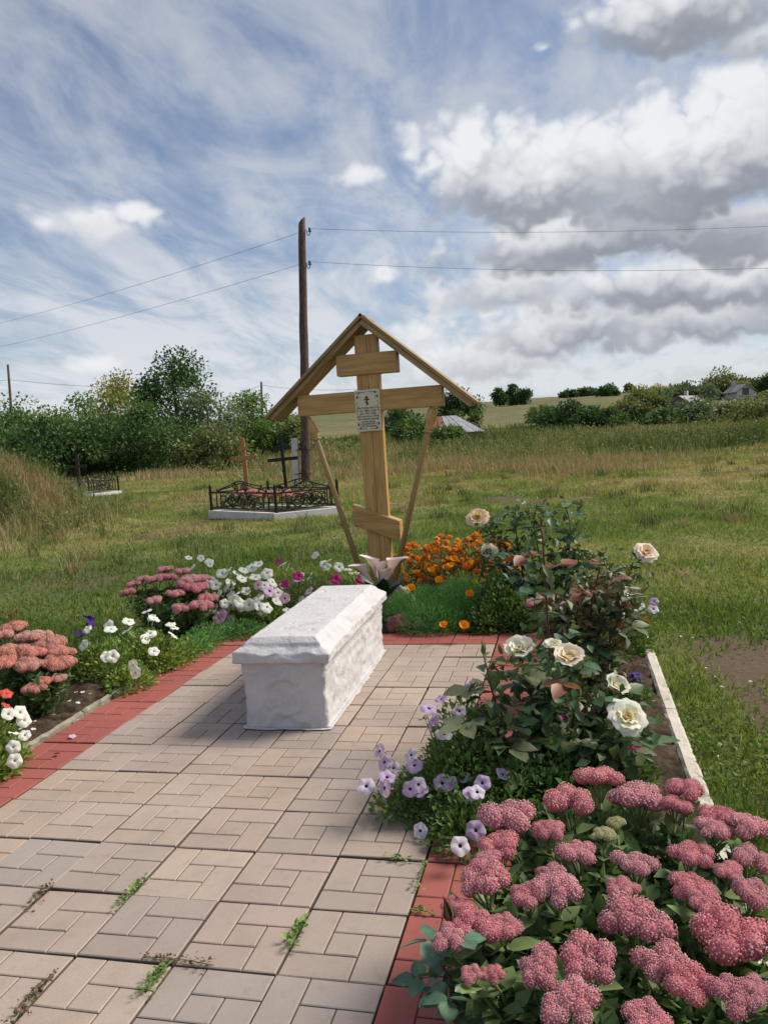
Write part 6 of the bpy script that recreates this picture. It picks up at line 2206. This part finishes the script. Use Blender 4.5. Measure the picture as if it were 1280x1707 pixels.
def callas():
    B = Vector((-0.30, 0.60, 0.0))
    root = thing('calla_bouquet', 'bouquet of pale pink artificial callas in a vase behind the tombstone', 'bouquet', B)
    vs = []
    n, nv = 24, 9
    for i in range(nv):
        t = i / (nv - 1)
        for k in range(n):
            a = 2 * PI * k / n
            tipf = 0.5 + 0.5 * math.cos(a)
            ext = 0.62 + 0.38 * tipf ** 1.5
            r = 0.05 + 0.24 * t ** 1.7 * (0.8 + 0.2 * ext)
            curl = max(0, t - 0.78) / 0.22
            r += curl * (0.03 + 0.09 * tipf ** 3)
            z = t * ext * 1.1 - 0.03 * curl ** 2 * (0.4 + tipf ** 2)
            vs.append((r * math.cos(a), r * math.sin(a) * 0.92, z))
    fs = [(i * n + k, i * n + (k + 1) % n, (i + 1) * n + (k + 1) % n, (i + 1) * n + k) for i in range(nv - 1) for k in range(n)]
    me = mesh('blossom', vs, fs, M_CALLA, True)
    b = MB()
    b.tube([(0, 0, 0.1), (0, 0, 0.62)], [0.045, 0.03], 8)
    sp = b.mesh('spadix', M_SPADIX, True)
    heads = [((-0.375, 0.60, 0.33), (-0.62, -.10, 1), 0.215), ((-0.325, 0.61, 0.35), (-0.22, -.05, 1), 0.23), ((-0.285, 0.585, 0.33), (0.08, -.15, 1), 0.20), ((-0.245, 0.60, 0.34), (0.50, -.12, 1), 0.26), ((-0.262, 0.55, 0.31), (0.22, -.3, 1), 0.19)]
    for p, d, s in heads:
        d = Vector(d).normalized()
        z = d
        x = (Vector((d.x, d.y, 0)).normalized() if abs(d.x) > .05 else Vector((0.6, -.6, 0)))
        x = (x - z * x.dot(z)).normalized()
        y = z.cross(x)
        rot = Matrix((x, y, z)).transposed()
        f = ob('blossom', me, root, Vector(p) - B, rot, s * 0.84)
        ob('spadix', sp, f)
        b = MB()
        e = Vector(p) - B
        b.tube(bez([(0, 0, 0.16), e * .6 + Vector((0, 0, .1)), e], 6), 0.006, 6)
        ob('stem', b.mesh('stem', M_STEM, True), root)
    lm = leafmesh('leaf', M_CLEAF, w=0.42, pw=0.8, fold=0.3, curl=0.2, n=7)
    for i, (a, up, s) in enumerate(((0.3, 1.6, .20), (1.6, 2.0, .21), (2.6, 1.5, .22), (3.6, 1.8, .20), (4.4, 1.5, .22), (5.1, 2.2, .20), (5.8, 1.2, .21), (4.9, 1.0, .19), (0.9, 1.1, .2))):
        d = Vector((math.cos(a), math.sin(a), up))
        ob('leaf', lm, root, (0.02 * math.cos(a), 0.02 * math.sin(a), 0.16), basis(d, (-d.x, -d.y, .3)), s * 1.3)
    b = MB()
    b.lathe([(0.035, 0.0), (0.05, 0.02), (0.055, 0.12), (0.045, 0.17), (0.05, 0.19)], Matrix.Identity(4), 14)
    ob('vase', b.mesh('vase', mat('green_glass_vase', [(0.10, 0.16, 0.16)], rough=0.2, spec=.6), True), root)


callas()


def stone(label, x, y, s, m, seed):
    bm = bmesh.new()
    bmesh.ops.create_icosphere(bm, subdivisions=4, radius=1)
    for v in bm.verts:
        n = mn.fractal(v.co * 1.1 + Vector((seed, 0, 0)), 1, 2, 4)
        c = mn.cell(v.co * 1.4 + Vector((seed, 3, 1)))
        v.co *= 1 + 0.28 * n + 0.07 * c
    bm.verts.index_update()
    me = mesh('stone', [(v.co.x * s[0], v.co.y * s[1], v.co.z * s[2]) for v in bm.verts], [[v.index for v in f.verts] for f in bm.faces], m)
    bm.free()
    ob('stone', me, loc=(x, y, s[2] * 0.6), label=label, cat='stone')


stone('dark red rough stone at the far right foot of the tombstone', -0.13, 0.36, (0.085, 0.07, 0.075), mat('red_granite', [(0.12, 0.05, 0.045), (0.26, 0.12, 0.10)], nscale=12, rough=.8, bump=.5), 3)
stone('pale grey lichen-spotted stone between the cross foot and the poppies', -0.24, 1.05, (0.11, 0.09, 0.12), mat('pale_stone', [(0.25, 0.22, 0.18), (0.42, 0.38, 0.32)], nscale=10, rough=.9, bump=.6), 6)
stone('dark stone half under the feathery poppies at the red border', 0.02, 0.37, (0.08, 0.06, 0.06), mat('dark_stone', [(0.08, 0.075, 0.07), (0.14, 0.13, 0.12)], nscale=10, rough=.9, bump=.6), 9)

# dry dock stalk
M_DOCK = mat('dry_dock', [(0.14, 0.05, 0.025), (0.22, 0.09, 0.04)], rough=.9, island=.2)


def dock(x, y, label):
    root = thing('dock_stalk', label, 'weed', (x, y, Hs(x, y)))
    b = MB()
    rr = random.Random(3)
    b.tube([(0, 0, 0), (0.01, 0, .2), (0.0, 0.01, 0.42)], 0.004, 5)
    ob('stalk', b.mesh('stalk', M_DOCK), root)
    n = 240
    P = np.array([[rr.gauss(0, .03), rr.gauss(0, .03), rr.uniform(.22, .44)] for _ in range(n)])
    co, f, t = leafcloud(P, unit(n), np.full(n, .016), .7, np.full(n, .5))
    ob('seeds', bigmesh('seeds', co, f, 3, M_DOCK, t), root, kind='stuff')


dock(-2.45, -0.75, 'rust-brown dry dock stalk standing in the lawn behind the left stonecrop')

# ------------------------------------------------------------------ weeds in the paving joints
F_JW = folmat('joint_weed', [(0.03, 0.06, 0.015), (0.07, 0.12, 0.03), (0.13, 0.18, 0.05)])
F_JD = folmat('joint_dead', [(0.03, 0.018, 0.012), (0.07, 0.045, 0.028), (0.12, 0.085, 0.05)])


def joint_weed(label, x0, y0, x1, y1, n, m, size=0.014, seed=1, spread=0.012):
    rng = np.random.default_rng(seed)
    t = np.clip(rng.choice([0.08, 0.3, 0.42, 0.7, 0.93], n, p=[.1, .3, .25, .25, .1]) + rng.normal(0, 0.09, n), 0, 1)
    x = x0 + (x1 - x0) * t + rng.normal(0, spread * .8, n) * (0.4 + t)
    y = y0 + (y1 - y0) * t + rng.normal(0, spread * .8, n) * (0.4 + t)
    cx, cy = (x0 + x1) / 2, (y0 + y1) / 2
    P = np.stack([x - cx, y - cy, rng.uniform(0, 0.016, n)], 1)
    a = rng.uniform(0, 2 * PI, n)
    D = np.stack([np.cos(a), np.sin(a), rng.uniform(0.0, 0.8, n)], 1)
    co, f, tn = leafcloud(P, D, size * rng.uniform(.6, 1.5, n), .65, np.clip(.5 + rng.normal(0, .25, n), 0, 1), rng=rng)
    root = thing('joint_weed', label, 'weed', (cx, cy, 0.0), group='weeds in the paving joints')
    ob('leaves', bigmesh('leaves', co, f, 3, m, tn), root, kind='stuff')
    b = MB()
    b.tube([(x0 - cx, y0 - cy, 0.002), (0.004, 0.003, 0.008), (x1 - cx, y1 - cy, 0.004)], 0.0015, 4)
    ob('runner', b.mesh('runner', M_STEM), root)


joint_weed('green weed strip growing along the second joint from the left', -0.30, -2.90, -0.30, -3.09, 90, F_JW, .012, 1)
joint_weed('dry brown weed strip in the left joint near the photo edge', -0.60, -2.98, -0.60, -3.12, 90, F_JD, .011, 2)
joint_weed('dark green rosette weed in the joint at the lower middle of the paving', 0.30, -3.07, 0.30, -3.20, 60, F_JW, .019, 3)
joint_weed('bright green weed tuft below the brown joint crossing', -0.01, -3.30, -0.02, -3.42, 130, F_JW, .013, 4)
joint_weed('brown withered weed along the joint crossing at lower left', -0.10, -3.285, 0.12, -3.295, 100, F_JD, .010, 5)
joint_weed('dry brown weed clump in the bottom left joint', -0.31, -3.38, -0.30, -3.58, 120, F_JD, .012, 6)
joint_weed('thin green weed at the corner of the red and grey tiles', 0.60, -2.98, 0.68, -3.0, 35, F_JW, .012, 7)
joint_weed('thin trailing weed below the lilac petunia', 0.45, -2.70, 0.61, -2.72, 36, F_JW, .012, 8)
joint_weed('small green weed where the tiles meet under the lilac petunia', 0.60, -2.72, 0.60, -2.88, 30, F_JW, .011, 9)

# ------------------------------------------------------------------ fallen petals and leaves


def petals(pts, m, label, group, name='fallen_petal', s=0.02, seed=1):
    rr = random.Random(seed)
    vs = [(-.5, -.4, 0), (0, -.5, .1), (.5, -.4, .0), (-.6, .1, .15), (0, .05, .0), (.6, .1, .2), (-.3, .5, .05), (0.05, .6, .2), (.35, .5, .1)]
    fs = [(0, 1, 4, 3), (1, 2, 5, 4), (3, 4, 7, 6), (4, 5, 8, 7)]
    me = mesh(name, vs, fs, m, True)
    for x, y, z in pts:
        q = s * rr.uniform(.6, 1.2)
        ob(name, me, loc=(x, y, z + 0.004), rot=(rr.uniform(-.3, .3), rr.uniform(-.3, .3), rr.uniform(0, 6)), scale=q, label=label, cat='petal', group=group)


rq = random.Random(77)
petals([(x, y, Hs(x, y) + 0.01) for x, y in [(1.62 + abs(rq.gauss(0, .25)), rq.uniform(-2.4, 0.6)) for _ in range(16)]], P_WHITE, 'pale fallen petal on the trodden lawn right of the white kerb', 'petals right of the kerb', s=.015, seed=2)
petals([(rq.uniform(1.22, 1.47), rq.uniform(-2.2, -0.9), 0.045) for _ in range(9)], P_PINK, 'pale pink fallen petal on the dark soil beside the white kerb', 'petals on the right bed', seed=3)
petals([(rq.uniform(-1.72, -1.55), rq.uniform(-1.8, -1.2), 0.05) for _ in range(10)], P_WHITE, 'whitish fallen petal on the soil along the left edging', 'petals on the left bed', seed=4)
petals([(0.382, -2.276, 0.004)], P_RED, 'red fallen petal on the grey paving beside the lilac petunia', 'petals on the paving', s=.03, seed=5)
petals([(-1.36, -1.75, 0.004)], P_PINK, 'pale curled petal on the left red border', 'petals on the paving', s=.03, seed=6)
petals([(-1.30, -1.96, 0.004)], P_DARKR, 'dark withered blossom lying on the left red border', 'petals on the paving', s=.03, seed=7)
petals([(-1.49, -1.52, 0.004)], P_WHITE, 'white fallen petal against the left edging', 'petals on the paving', s=.03, seed=8)
M_DEADLEAF = mat('dead_leaf', [(0.14, 0.09, 0.05), (0.22, 0.15, 0.09)], rough=.9)
petals([(x, y, 0.05) for x, y in [(rq.uniform(0.55, 1.2), rq.uniform(0.32, 0.75)) for _ in range(14)]], M_DEADLEAF, 'dry brown fallen leaf on the soil at the far right corner of the paving', 'dead leaves in the far bed', name='fallen_leaf', s=.06, seed=9)
